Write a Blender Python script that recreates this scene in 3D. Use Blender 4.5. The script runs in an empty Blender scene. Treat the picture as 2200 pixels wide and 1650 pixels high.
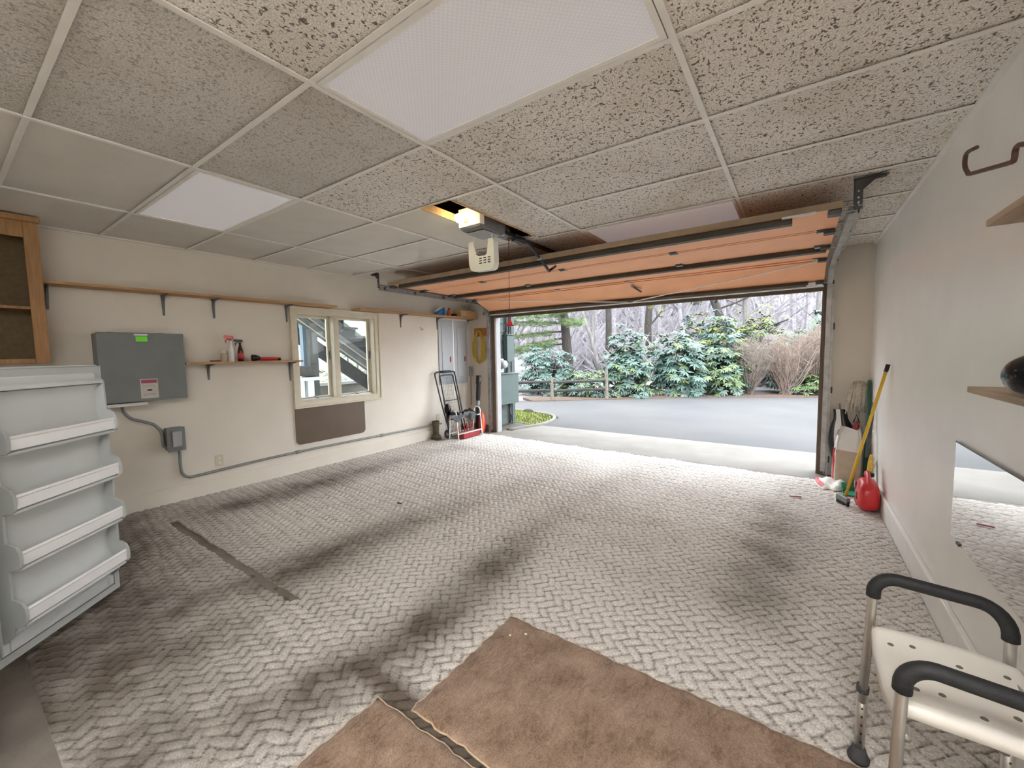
import bpy, math, random
import numpy as np
from mathutils import Vector, Matrix

random.seed(7); RNG = np.random.default_rng(11)
S = bpy.context.scene
COL = S.collection
PI = math.pi

# ------------------------------------------------------------------ camera, sky, exposure
cam_d = bpy.data.cameras.new('camera'); cam = bpy.data.objects.new('camera', cam_d); COL.objects.link(cam)
cam_d.sensor_fit = 'HORIZONTAL'; cam_d.sensor_width = 36.0; cam_d.lens = 36.0 * 877.67 / 2200.0
cam_d.clip_start = 0.02; cam_d.clip_end = 400
cam.matrix_world = (Matrix.Translation((4.989, 0.0, 1.40)) @ Matrix.Rotation(0.6093, 4, 'Z')
                    @ Matrix.Rotation(1.4957, 4, 'X') @ Matrix.Rotation(-0.0171, 4, 'Z'))
S.camera = cam
W = bpy.data.worlds.new('overcast_sky'); S.world = W; W.use_nodes = True
bg = W.node_tree.nodes['Background']; bg.inputs[0].default_value = (0.90, 0.95, 1.0, 1); bg.inputs[1].default_value = 3.85
S.view_settings.view_transform = 'Standard'; S.view_settings.look = 'None'
S.view_settings.exposure = 1.40; S.view_settings.gamma = 1.0; S.view_settings.use_curve_mapping = False
S.cycles.max_bounces = 7; S.cycles.diffuse_bounces = 5; S.cycles.glossy_bounces = 4
S.cycles.use_adaptive_sampling = True; S.cycles.adaptive_threshold = .15; S.cycles.adaptive_min_samples = 16
S.cycles.transparent_max_bounces = 16; S.cycles.sample_clamp_indirect = 8.0
S.cycles.use_denoising = True
FILL_REAR = 18.5      # added fill panels behind the camera, out of view, to lift the room
TROFFER_FRONT = 0.06     # fixtures in view, barely glowing

# ------------------------------------------------------------------ materials
MATS = {}
# everything outdoors lies in open daylight, far brighter than the room: low, natural albedos
OUTDOOR = dict(bark=.26, bark_pale=.66, bark_far=.85, twig_tan=.55, twig_red=.62, leaf_blue=.62, leaf_green=.60, leaf_yellow=.55, needle=.6, needle_dark=.6, moss_green=.5,
               fence_wood=.30, fence_post=.5, stair_wood=.45, asphalt=.42, apron_concrete=.52, curb_concrete=.5, grass=.5, pine_straw=.5, litter=.5, hill=1.15, far_roof=.6, far_wall=.6,
               meter_green=.34, siding_green=.36, ext_white=.55, post_blue=.5)
def nodes_of(name):
    m = bpy.data.materials.new(name); m.use_nodes = True
    nt = m.node_tree; b = nt.nodes['Principled BSDF']; MATS[name] = m
    return m, nt, b
def N(nt, t, **kw):
    n = nt.nodes.new(t)
    for k, v in kw.items():
        if k.startswith('i_'):
            key = k[2:]; key = int(key) if key.isdigit() else key
            n.inputs[key].default_value = v
        else: setattr(n, k, v)
    return n
def L(nt, a, b): nt.links.new(a, b)
def coords(nt, scale=(1, 1, 1), rot=(0, 0, 0)):
    tc = N(nt, 'ShaderNodeTexCoord'); mp = N(nt, 'ShaderNodeMapping')
    mp.inputs['Scale'].default_value = scale; mp.inputs['Rotation'].default_value = rot
    L(nt, tc.outputs['Object'], mp.inputs[0]); return mp.outputs[0]
def c4(c): return (c[0], c[1], c[2], 1)
def srgb(r, g, b):
    f = lambda u: (u/255/12.92) if u/255 <= .04045 else ((u/255+.055)/1.055)**2.4
    return (f(r), f(g), f(b))
def mat(name, col, rough=.6, var=.12, scale=14, bump=0.0, bscale=None, metal=0.0, stretch=(1, 1, 1), col2=None, spec=.5, det=4, coat=0):
    """noise-tinted surface with fine relief"""
    if name in OUTDOOR:
        k = OUTDOOR[name]; col = tuple(x*k for x in col); col2 = tuple(x*k for x in col2) if col2 else None
    m, nt, b = nodes_of(name)
    co = coords(nt, stretch)
    nz = N(nt, 'ShaderNodeTexNoise'); nz.inputs['Scale'].default_value = scale; nz.inputs['Detail'].default_value = det
    L(nt, co, nz.inputs['Vector'])
    a = c4(tuple(max(0, x*(1-var)) for x in col)); c = c4(col2) if col2 else c4(tuple(min(1, x*(1+var)) for x in col))
    r = N(nt, 'ShaderNodeValToRGB'); r.color_ramp.elements[0].position = .3; r.color_ramp.elements[1].position = .7
    r.color_ramp.elements[0].color = a; r.color_ramp.elements[1].color = c
    L(nt, nz.outputs['Fac'], r.inputs[0]); L(nt, r.outputs[0], b.inputs['Base Color'])
    b.inputs['Roughness'].default_value = rough; b.inputs['Metallic'].default_value = metal
    b.inputs['Specular IOR Level'].default_value = spec; b.inputs['Coat Weight'].default_value = coat
    if bump:
        n2 = N(nt, 'ShaderNodeTexNoise'); n2.inputs['Scale'].default_value = bscale or scale*4; n2.inputs['Detail'].default_value = 3
        L(nt, co, n2.inputs['Vector'])
        bp = N(nt, 'ShaderNodeBump'); bp.inputs['Strength'].default_value = bump; bp.inputs['Distance'].default_value = .01
        L(nt, n2.outputs['Fac'], bp.inputs['Height']); L(nt, bp.outputs[0], b.inputs['Normal'])
    return m
def wood(name, col, col2, scale=6, stretch=(14, 1, 14), rough=.6):
    return mat(name, col, rough, .05, scale, .15, scale*3, stretch=stretch, col2=col2, det=6)
def glow(name, col, strength):
    m, nt, b = nodes_of(name)
    b.inputs['Base Color'].default_value = c4((.8, .8, .8)); b.inputs['Emission Color'].default_value = c4(col)
    b.inputs['Emission Strength'].default_value = strength; return m

mat('wall_paint', (.69, .645, .565), .75, .03, 3, .05, 160)
mat('wall_paint_right', (.86, .85, .82), .36, .03, 3, .04, 160)
mat('white_paint', (.80, .79, .76), .5, .04, 8, .03, 60)
mat('casing_paint', (.66, .61, .48), .5, .05, 12, .04, 60)
mat('concrete', (.20, .175, .15), .8, .18, 5, .15, 60)
mat('dark_steel', (.075, .078, .08), .45, .25, 9, .05, 60, metal=.3)
mat('track_steel', (.40, .395, .38), .45, .2, 14, .05, 80, metal=.5)
mat('strut_steel', (.075, .066, .052), .5, .2, 6, .05, 60, metal=.4)
mat('galvanised', (.48, .50, .51), .38, .15, 18, .04, 90, metal=.75)
mat('bracket_steel', (.19, .19, .20), .45, .12, 20, .03, 80, metal=.4)
mat('conduit_grey', (.25, .26, .26), .5, .1, 20, .03, 80, metal=.3)
mat('panel_grey', (.17, .185, .187), .42, .05, 8, .02, 120)
mat('panel_light_grey', (.37, .385, .40), .42, .05, 8, .02, 120)
mat('meter_green', (.20, .275, .26), .55, .06, 8, .02, 90)
mat('siding_green', (.17, .215, .21), .7, .10, 5, .08, 50, stretch=(1, 1, 6))
mat('ext_white', (.62, .63, .64), .6, .05, 8, .03, 60)
wood('pine_shelf', (.38, .21, .085), (.50, .30, .14), 5, (10, 1, 10))
wood('cabinet_wood', (.26, .13, .042), (.37, .20, .075), 5, (12, 12, 1.2))
wood('plank_grey', (.34, .25, .165), (.46, .35, .24), 5, (10, 1, 10))
mat('hardboard_dark', (.12, .08, .035), .7, .2, 30, .1, 120)
wood('door_wood_trim', (.12, .085, .06), (.17, .125, .09), 6, (10, 10, 1))
mat('door_panel', (.86, .43, .23), .55, .05, 4, .05, 90)
mat('door_edge', (.36, .27, .18), .7, .12, 8, .1, 60)
mat('board_orange', (.44, .17, .055), .6, .15, 10, .1, 60)
mat('mat_edge', (.52, .38, .26), .95, .2, 60, .3, 200)
mat('hatch_wood', (.62, .40, .20), .8, .2, 14, .2, 40)
mat('plastic_white', (.63, .66, .66), .28, .02, 6, 0, spec=.5)
mat('plastic_grey_shade', (.46, .49, .485), .30, .02, 6, 0, spec=.5)
mat('lens_white', (.86, .88, .81), .4, .03, 8)
mat('laminate_brown', (.125, .088, .06), .22, .06, 3, .02, 200)
mat('outlet_ivory', (.55, .51, .40), .4, .03, 8)
mat('black_plastic', (.012, .012, .014), .3, .2, 10)
mat('black_gloss', (.004, .004, .005), .16, .1, 6, spec=.35)
mat('bag_black', (.005, .005, .006), .22, .2, 30, .35, 26, spec=.18)
mat('foam_black', (.018, .019, .02), .62, .25, 60, .2, 300)
mat('rail_silver', (.94, .95, .97), .35, .03, 12, .02, 120, metal=.15)
mat('aluminium', (.60, .59, .56), .30, .06, 20, .03, 120, metal=.85)
mat('seat_plastic', (.80, .77, .71), .36, .03, 10, .02, 150)
mat('drain_shadow', (.16, .145, .12), .7, .1, 20)
mat('rubber_grey', (.06, .06, .065), .7, .2, 20)
mat('red_plastic', (.62, .028, .035), .30, .10, 6)
mat('red_dark', (.25, .02, .025), .4, .2, 10)
mat('orange_plastic', (.85, .16, .03), .4, .1, 8)
mat('yellow_paint', (.72, .47, .04), .32, .08, 10)
mat('green_plastic', (.02, .24, .14), .4, .1, 10)
mat('green_pole', (.035, .13, .09), .4, .1, 10)
mat('mop_cotton', (.50, .46, .38), .9, .25, 40, .4, 120)
mat('paper_white', (.74, .73, .70), .6, .05, 14, .15, 40)
mat('paper_kraft', (.50, .41, .31), .8, .1, 14, .2, 40)
mat('paper_red', (.55, .05, .06), .55, .1, 14, .1, 40)
mat('rope_yellow', (.55, .40, .06), .7, .2, 60, .3, 200)
mat('cardboard', (.55, .33, .15), .8, .08, 10, .1, 60)
mat('bottle_blue', (.03, .19, .50), .3, .05, 10)
mat('bottle_brown', (.05, .022, .012), .15, .1, 10)
mat('bottle_orange', (.55, .13, .02), .3, .1, 10)
mat('label_paper', (.50, .475, .44), .5, .05, 20)
mat('label_maroon', (.32, .06, .09), .5, .1, 20)
mat('label_green', (.16, .75, .03), .5, .05, 20)
mat('boot_green', (.10, .085, .05), .8, .3, 14, .2, 60)
mat('rust_rod', (.10, .045, .03), .6, .25, 40, .15, 150)
mat('tbar_white', (.84, .82, .77), .45, .05, 10)
mat('deck_dark', (.16, .11, .07), .9, .3, 4)
mat('bark', (.12, .10, .085), .9, .4, 14, .6, 30, stretch=(1, 1, .25))
mat('bark_pale', (.20, .185, .175), .9, .35, 10, .5, 30, stretch=(1, 1, .25))
mat('bark_far', (.25, .235, .25), .9, .3, 8)
mat('twig_tan', (.33, .27, .225), .9, .3, 10)
mat('twig_red', (.38, .29, .235), .9, .3, 10)
mat('leaf_blue', (.085, .165, .13), .42, .35, 8, spec=.6)
mat('leaf_green', (.125, .19, .065), .45, .35, 8, spec=.6)
mat('leaf_yellow', (.24, .27, .05), .5, .3, 8)
mat('needle', (.20, .28, .12), .6, .3, 6)
mat('needle_dark', (.13, .20, .12), .6, .3, 6)
mat('moss_green', (.17, .21, .05), .9, .3, 6)
mat('fence_wood', (.10, .095, .085), .9, .3, 12, .3, 60, stretch=(1, 1, 1))
mat('fence_post', (.26, .23, .19), .9, .3, 12, .3, 60)
mat('stair_wood', (.095, .095, .09), .85, .25, 10, .2, 60)
mat('asphalt', (.140, .140, .150), .9, .12, .55, .25, 220, col2=(.178, .172, .170), det=8)
mat('apron_concrete', (.29, .262, .225), .8, .10, 1.6, .08, 90, col2=(.36, .335, .30))
mat('curb_concrete', (.27, .25, .22), .85, .12, 5, .1, 60)
mat('grass', (.22, .26, .045), .9, .35, 6)
mat('pine_straw', (.19, .12, .085), .95, .4, 20, .6, 70)
mat('litter', (.16, .135, .105), .95, .45, 30, .6, 80)
mat('hill', (.165, .150, .155), .95, .30, 1.2, .5, 8, col2=(.20, .185, .19))
mat('far_roof', (.20, .22, .24), .7, .1, 4)
mat('far_wall', (.24, .24, .25), .7, .1, 4)
glow('bulb_glow', (1.0, .80, .45), 13.0)
glow('fill_panel', (1.0, .975, .95), FILL_REAR)

def special_mats():
    # fissured mineral-fibre ceiling tile
    for tile_name, fcol, alb in (('tile_fissured', (.15, .12, .095), 1.0), ('tile_fine', (.36, .325, .28), .80)): fissured(tile_name, fcol, alb)  # fine copy toned down too: dimmer ceiling light put into its colour
    rest_mats()
def fissured(tile_name, fcol, alb):
    m, nt, b = nodes_of(tile_name)
    co = coords(nt)
    wp = N(nt, 'ShaderNodeTexNoise'); wp.inputs['Scale'].default_value = 9; wp.inputs['Detail'].default_value = 1; L(nt, co, wp.inputs['Vector'])
    add = N(nt, 'ShaderNodeMixRGB', blend_type='ADD'); add.inputs[0].default_value = .045; L(nt, co, add.inputs[1]); L(nt, wp.outputs['Color'], add.inputs[2])
    masks = []
    for sc, th, seed, w in ((34, .60, 0, .045), (62, .605, 7, .06)):
        mp = N(nt, 'ShaderNodeMapping'); mp.inputs['Location'].default_value = (seed, seed*2, 0); mp.inputs['Scale'].default_value = (1.0, .55, 1); L(nt, add.outputs[0], mp.inputs[0])
        n1 = N(nt, 'ShaderNodeTexNoise'); n1.inputs['Scale'].default_value = sc; n1.inputs['Detail'].default_value = 1.5; L(nt, mp.outputs[0], n1.inputs['Vector'])
        s = N(nt, 'ShaderNodeMath', operation='SUBTRACT'); s.inputs[1].default_value = .5; L(nt, n1.outputs['Fac'], s.inputs[0])
        ab = N(nt, 'ShaderNodeMath', operation='ABSOLUTE'); L(nt, s.outputs[0], ab.inputs[0])
        ln = N(nt, 'ShaderNodeMapRange'); ln.inputs[1].default_value = w*.25; ln.inputs[2].default_value = w; ln.inputs[3].default_value = 1; ln.inputs[4].default_value = 0; L(nt, ab.outputs[0], ln.inputs[0])
        n2 = N(nt, 'ShaderNodeTexNoise'); n2.inputs['Scale'].default_value = sc*1.25; n2.inputs['Detail'].default_value = 0
        mp2 = N(nt, 'ShaderNodeMapping'); mp2.inputs['Location'].default_value = (3+seed, 1, 5); L(nt, co, mp2.inputs[0]); L(nt, mp2.outputs[0], n2.inputs['Vector'])
        g = N(nt, 'ShaderNodeMapRange'); g.inputs[1].default_value = th-.02; g.inputs[2].default_value = th+.03; L(nt, n2.outputs['Fac'], g.inputs[0])
        k = N(nt, 'ShaderNodeMath', operation='MULTIPLY'); L(nt, ln.outputs[0], k.inputs[0]); L(nt, g.outputs[0], k.inputs[1]); masks.append(k)
    mx = N(nt, 'ShaderNodeMath', operation='MAXIMUM'); L(nt, masks[0].outputs[0], mx.inputs[0]); L(nt, masks[1].outputs[0], mx.inputs[1])
    big = N(nt, 'ShaderNodeTexNoise'); big.inputs['Scale'].default_value = 2.2; big.inputs['Detail'].default_value = 3; L(nt, co, big.inputs['Vector'])
    r0 = N(nt, 'ShaderNodeValToRGB'); r0.color_ramp.elements[0].color = c4((.75*alb, .71*alb, .64*alb)); r0.color_ramp.elements[1].color = c4((.86*alb, .83*alb, .775*alb))
    r0.color_ramp.elements[0].position = .32; r0.color_ramp.elements[1].position = .55; L(nt, big.outputs['Fac'], r0.inputs[0])
    fine = N(nt, 'ShaderNodeTexNoise'); fine.inputs['Scale'].default_value = 160; fine.inputs['Detail'].default_value = 2; L(nt, co, fine.inputs['Vector'])
    r1 = N(nt, 'ShaderNodeValToRGB'); r1.color_ramp.elements[0].color = c4((.72, .72, .72)); r1.color_ramp.elements[1].color = c4((1.08, 1.07, 1.05))
    r1.color_ramp.elements[0].position = .36; r1.color_ramp.elements[1].position = .6; L(nt, fine.outputs['Fac'], r1.inputs[0])
    mu = N(nt, 'ShaderNodeMixRGB', blend_type='MULTIPLY'); mu.inputs[0].default_value = 1; L(nt, r0.outputs[0], mu.inputs[1]); L(nt, r1.outputs[0], mu.inputs[2])
    mi = N(nt, 'ShaderNodeMixRGB'); mi.inputs[2].default_value = c4(fcol); L(nt, mx.outputs[0], mi.inputs[0]); L(nt, mu.outputs[0], mi.inputs[1])
    L(nt, mi.outputs[0], b.inputs['Base Color']); b.inputs['Roughness'].default_value = .95
    inv = N(nt, 'ShaderNodeMath', operation='SUBTRACT'); inv.inputs[0].default_value = 1; L(nt, mx.outputs[0], inv.inputs[1])
    bp = N(nt, 'ShaderNodeBump'); bp.inputs['Strength'].default_value = .5; bp.inputs['Distance'].default_value = .004; L(nt, inv.outputs[0], bp.inputs['Height']); L(nt, bp.outputs[0], b.inputs['Normal'])
def rest_mats():
    # smoother tile
    mat('tile_plain', (.72, .69, .63), .95, .05, 3, .35, 170)
    # carpet with attribute for stains and painted shade
    m, nt, b = nodes_of('carpet_weave')
    co = coords(nt)
    at = N(nt, 'ShaderNodeAttribute'); at.attribute_name = 'dirt_shade'
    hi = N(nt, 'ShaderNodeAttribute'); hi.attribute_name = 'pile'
    f = N(nt, 'ShaderNodeTexNoise'); f.inputs['Scale'].default_value = 130; f.inputs['Detail'].default_value = 3; L(nt, co, f.inputs['Vector'])
    r = N(nt, 'ShaderNodeValToRGB'); r.color_ramp.elements[0].color = c4((.48, .45, .415)); r.color_ramp.elements[1].color = c4((.75, .725, .68))
    r.color_ramp.elements[0].position = .33; r.color_ramp.elements[1].position = .66; L(nt, f.outputs['Fac'], r.inputs[0])
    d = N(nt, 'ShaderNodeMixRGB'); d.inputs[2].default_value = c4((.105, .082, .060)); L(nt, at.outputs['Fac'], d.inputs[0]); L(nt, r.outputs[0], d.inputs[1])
    g = N(nt, 'ShaderNodeMixRGB', blend_type='MULTIPLY'); g.inputs[0].default_value = 1
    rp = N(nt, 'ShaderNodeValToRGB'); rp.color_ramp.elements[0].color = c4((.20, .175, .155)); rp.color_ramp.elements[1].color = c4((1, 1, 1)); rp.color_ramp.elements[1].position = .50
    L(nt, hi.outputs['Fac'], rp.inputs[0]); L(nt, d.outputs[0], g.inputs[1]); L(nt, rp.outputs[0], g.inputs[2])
    L(nt, g.outputs[0], b.inputs['Base Color']); b.inputs['Roughness'].default_value = .95; b.inputs['Specular IOR Level'].default_value = .15
    b.inputs['Sheen Weight'].default_value = .12
    bp = N(nt, 'ShaderNodeBump'); bp.inputs['Strength'].default_value = .55; bp.inputs['Distance'].default_value = .006; L(nt, f.outputs['Fac'], bp.inputs['Height']); L(nt, bp.outputs[0], b.inputs['Normal'])
    # brown cut-pile mat
    m, nt, b = nodes_of('mat_brown')
    co = coords(nt)
    f = N(nt, 'ShaderNodeTexNoise'); f.inputs['Scale'].default_value = 150; f.inputs['Detail'].default_value = 3; L(nt, co, f.inputs['Vector'])
    g = N(nt, 'ShaderNodeTexNoise'); g.inputs['Scale'].default_value = 7; g.inputs['Detail'].default_value = 4; L(nt, co, g.inputs['Vector'])
    r = N(nt, 'ShaderNodeValToRGB'); r.color_ramp.elements[0].color = c4((.145, .088, .054)); r.color_ramp.elements[1].color = c4((.37, .265, .195))
    r.color_ramp.elements[0].position = .38; r.color_ramp.elements[1].position = .62
    mp = N(nt, 'ShaderNodeMapping'); mp.inputs['Scale'].default_value = (1, .45, 1); mp.inputs['Rotation'].default_value = (0, 0, .7); L(nt, co, mp.inputs[0])
    cl = N(nt, 'ShaderNodeTexNoise'); cl.inputs['Scale'].default_value = 38; cl.inputs['Detail'].default_value = 5; cl.inputs['Roughness'].default_value = .7; cl.inputs['Distortion'].default_value = 1.2; L(nt, mp.outputs[0], cl.inputs['Vector'])
    ad0 = N(nt, 'ShaderNodeMixRGB'); ad0.inputs[0].default_value = .6; L(nt, f.outputs['Fac'], ad0.inputs[1]); L(nt, cl.outputs['Fac'], ad0.inputs[2])
    ad = N(nt, 'ShaderNodeMixRGB'); ad.inputs[0].default_value = .38; L(nt, ad0.outputs[0], ad.inputs[1]); L(nt, g.outputs['Fac'], ad.inputs[2]); L(nt, ad.outputs[0], r.inputs[0])
    L(nt, r.outputs[0], b.inputs['Base Color']); b.inputs['Roughness'].default_value = .95; b.inputs['Sheen Weight'].default_value = .15; b.inputs['Specular IOR Level'].default_value = .15
    bp = N(nt, 'ShaderNodeBump'); bp.inputs['Strength'].default_value = .8; bp.inputs['Distance'].default_value = .006; L(nt, f.outputs['Fac'], bp.inputs['Height']); L(nt, bp.outputs[0], b.inputs['Normal'])
    # prismatic acrylic diffuser, faint glow
    for nm, st, k in (('diffuser_prism', TROFFER_FRONT, 1.0), ('diffuser_plain', TROFFER_FRONT*1.2, 1.0)):
        m, nt, b = nodes_of(nm)
        co = coords(nt, (1, 1, 1), (0, 0, PI/4))
        ck = N(nt, 'ShaderNodeTexVoronoi'); ck.inputs['Scale'].default_value = 70; ck.inputs['Randomness'].default_value = 0; L(nt, co, ck.inputs['Vector'])
        r = N(nt, 'ShaderNodeValToRGB'); r.color_ramp.elements[0].color = c4((.66*k, .64*k, .655*k)); r.color_ramp.elements[1].color = c4((.50*k, .48*k, .49*k)); L(nt, ck.outputs['Distance'], r.inputs[0])
        L(nt, r.outputs[0], b.inputs['Base Color']); b.inputs['Roughness'].default_value = .3
        b.inputs['Emission Color'].default_value = (1, .97, .98, 1); b.inputs['Emission Strength'].default_value = st
        bp = N(nt, 'ShaderNodeBump'); bp.inputs['Strength'].default_value = .25; bp.inputs['Distance'].default_value = .003; L(nt, ck.outputs['Distance'], bp.inputs['Height']); L(nt, bp.outputs[0], b.inputs['Normal'])
    # mirror, glass
    m, nt, b = nodes_of('mirror_silver'); b.inputs['Base Color'].default_value = (.80, .81, .80, 1); b.inputs['Metallic'].default_value = 1; b.inputs['Roughness'].default_value = .02
    nz = N(nt, 'ShaderNodeTexNoise'); nz.inputs['Scale'].default_value = 40; rr = N(nt, 'ShaderNodeMapRange'); rr.inputs[3].default_value = .01; rr.inputs[4].default_value = .035
    L(nt, coords(nt), nz.inputs['Vector']); L(nt, nz.outputs['Fac'], rr.inputs[0]); L(nt, rr.outputs[0], b.inputs['Roughness'])
    m, nt, b = nodes_of('window_glass')
    nt.nodes.remove(b); out = nt.nodes['Material Output']
    tr = N(nt, 'ShaderNodeBsdfTransparent'); tr.inputs[0].default_value = (.93, .96, .95, 1)
    gl = N(nt, 'ShaderNodeBsdfGlossy'); gl.inputs['Roughness'].default_value = .02
    fr = N(nt, 'ShaderNodeFresnel'); fr.inputs[0].default_value = 1.2
    nz = N(nt, 'ShaderNodeTexNoise'); nz.inputs['Scale'].default_value = 3; bp = N(nt, 'ShaderNodeBump'); bp.inputs['Strength'].default_value = .02; L(nt, coords(nt), nz.inputs['Vector']); L(nt, nz.outputs['Fac'], bp.inputs['Height']); L(nt, bp.outputs[0], gl.inputs['Normal'])
    mx = N(nt, 'ShaderNodeMixShader'); L(nt, fr.outputs[0], mx.inputs[0]); L(nt, tr.outputs[0], mx.inputs[1]); L(nt, gl.outputs[0], mx.inputs[2]); L(nt, mx.outputs[0], out.inputs[0])
special_mats()

# ------------------------------------------------------------------ mesh helpers
ORG = {}
def V(*a): return Vector(a)
class B:
    def __init__(s): s.v = []; s.f = []
    def add(s, vs, fs):
        o = len(s.v); s.v += [tuple(p) for p in vs]; s.f += [tuple(i+o for i in f) for f in fs]; return s
    def box(s, x0, x1, y0, y1, z0, z1):
        return s.add([(x0,y0,z0),(x1,y0,z0),(x1,y1,z0),(x0,y1,z0),(x0,y0,z1),(x1,y0,z1),(x1,y1,z1),(x0,y1,z1)],
                     [(0,3,2,1),(4,5,6,7),(0,1,5,4),(1,2,6,5),(2,3,7,6),(3,0,4,7)])
    def bar(s, p, q, w, h, up=(0, 0, 1)):
        """rectangular bar from p to q, w across, h along up"""
        p, q = Vector(p), Vector(q); d = (q-p).normalized(); u = Vector(up)
        sd = d.cross(u)
        if sd.length < 1e-4: sd = d.cross(Vector((1, 0, 0)))
        sd.normalize(); u = sd.cross(d).normalized(); a, b = sd*(w/2), u*(h/2)
        vs = [e+i*a+j*b for e in (p, q) for i, j in ((-1,-1),(1,-1),(1,1),(-1,1))]
        return s.add(vs, [(0,1,2,3),(7,6,5,4),(0,4,5,1),(1,5,6,2),(2,6,7,3),(3,7,4,0)])
    def tube(s, pts, r, n=8, cap=True, closed=False):
        pts = [Vector(p) for p in pts]; m = len(pts); rs = r if isinstance(r, (list, tuple)) else [r]*m
        ts = []
        for i in range(m):
            if closed: a, b = pts[i-1], pts[(i+1) % m]
            else: a, b = pts[max(i-1, 0)], pts[min(i+1, m-1)]
            ts.append((b-a).normalized())
        nrm = ts[0].orthogonal().normalized(); vs = []; fs = []
        for i in range(m):
            nrm = (nrm - ts[i]*nrm.dot(ts[i]))
            if nrm.length < 1e-6: nrm = ts[i].orthogonal()
            nrm.normalize(); bi = ts[i].cross(nrm)
            for k in range(n):
                t = 2*PI*k/n; vs.append(pts[i] + (nrm*math.cos(t)+bi*math.sin(t))*rs[i])
        for i in range(m if closed else m-1):
            j = (i+1) % m
            for k in range(n): fs.append((i*n+k, i*n+(k+1) % n, j*n+(k+1) % n, j*n+k))
        if cap and not closed: fs += [tuple(range(n-1, -1, -1)), tuple((m-1)*n+k for k in range(n))]
        return s.add(vs, fs)
    def lathe(s, prof, c=(0, 0, 0), n=16, axis=(0, 0, 1), sx=1, sy=1):
        ax = Vector(axis).normalized(); u = ax.orthogonal().normalized() if abs(ax.z) < .99 else Vector((1, 0, 0)); w = ax.cross(u); c = Vector(c)
        vs = []; fs = []
        for r, z in prof:
            for k in range(n):
                t = 2*PI*k/n; vs.append(c + ax*z + u*(r*math.cos(t)*sx) + w*(r*math.sin(t)*sy))
        for i in range(len(prof)-1):
            for k in range(n): fs.append((i*n+k, i*n+(k+1) % n, (i+1)*n+(k+1) % n, (i+1)*n+k))
        fs += [tuple(range(n-1, -1, -1)), tuple((len(prof)-1)*n+k for k in range(n))]
        return s.add(vs, fs)
    def prism(s, poly, axis, t0, t1):
        """poly in the other two axes (x: y,z  y: x,z  z: x,y)"""
        n = len(poly)
        mk = {'x': lambda a, b, t: (t, a, b), 'y': lambda a, b, t: (a, t, b), 'z': lambda a, b, t: (a, b, t)}[axis]
        vs = [mk(a, b, t0) for a, b in poly] + [mk(a, b, t1) for a, b in poly]
        return s.add(vs, [tuple(range(n-1, -1, -1)), tuple(range(n, 2*n))] + [(i, (i+1) % n, n+(i+1) % n, n+i) for i in range(n)])
    def ell(s, c, rx, ry, rz, n=20, m=12, fn=None):
        vs = []; fs = []
        for i in range(m+1):
            th = PI*i/m
            for k in range(n):
                ph = 2*PI*k/n; p = Vector((math.sin(th)*math.cos(ph), math.sin(th)*math.sin(ph), math.cos(th)))
                q = fn(p) if fn else p
                vs.append((c[0]+q[0]*rx, c[1]+q[1]*ry, c[2]+q[2]*rz))
        for i in range(m):
            for k in range(n): fs.append((i*n+k, (i+1)*n+k, (i+1)*n+(k+1) % n, i*n+(k+1) % n))
        return s.add(vs, fs)
    def grid(s, fn, nu, nv):
        vs = [fn(i/nu, j/nv) for j in range(nv+1) for i in range(nu+1)]
        return s.add(vs, [(j*(nu+1)+i, j*(nu+1)+i+1, (j+1)*(nu+1)+i+1, (j+1)*(nu+1)+i) for j in range(nv) for i in range(nu)])
    def xf(s, M):
        s.v = [tuple(M @ Vector(p)) for p in s.v]; return s
    def make(s, name, mname, parent=None, smooth=False, bevel=0, origin=None, local=False, seg=2):
        me = bpy.data.meshes.new(name)
        vs = np.array(s.v, dtype=float)
        if parent is not None: o = Vector((0, 0, 0)) if local else ORG[parent]
        elif origin is not None: o = Vector(origin)
        else:
            lo, hi = vs.min(0), vs.max(0); o = Vector(((lo[0]+hi[0])/2, (lo[1]+hi[1])/2, lo[2]))
        me.from_pydata((vs - np.array(o)).tolist(), [], s.f); me.update()
        me.materials.append(MATS[mname])
        if smooth: me.polygons.foreach_set('use_smooth', [True]*len(me.polygons))
        ob = bpy.data.objects.new(name, me); COL.objects.link(ob)
        if parent is not None: ob.parent = parent; ORG[ob] = ORG[parent]
        else: ob.location = o; ORG[ob] = o
        if bevel:
            md = ob.modifiers.new('bevel', 'BEVEL'); md.width = bevel; md.segments = seg; md.limit_method = 'ANGLE'; md.angle_limit = .6
            md.harden_normals = False
        return ob
def box(x0, x1, y0, y1, z0, z1): return B().box(x0, x1, y0, y1, z0, z1)
def tag(o, label=None, cat=None, group=None, kind=None):
    if label: o['label'] = label
    if cat: o['category'] = cat
    if group: o['group'] = group
    if kind: o['kind'] = kind
    return o
def struct(o): o['kind'] = 'structure'; return o
def thing(name, label, cat, loc=(0, 0, 0), group=None, rz=0):
    o = bpy.data.objects.new(name, None); COL.objects.link(o); o.location = loc; o.rotation_euler = (0, 0, rz); o.empty_display_size = .1
    ORG[o] = Vector(loc); tag(o, label, cat, group); return o
def copy_obj(o, loc=None, parent=None):
    c = o.copy(); COL.objects.link(c); ORG[c] = ORG.get(o, Vector((0, 0, 0)))
    if loc is not None: c.location = loc
    if parent is not None: c.parent = parent
    return c
def arc(c, r, a0, a1, n, pl='xz'):
    out = []
    for i in range(n+1):
        t = a0+(a1-a0)*i/n; a, b = r*math.cos(t), r*math.sin(t)
        out.append((c[0]+a, c[1], c[2]+b) if pl == 'xz' else (c[0], c[1]+a, c[2]+b) if pl == 'yz' else (c[0]+a, c[1]+b, c[2]))
    return out
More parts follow.
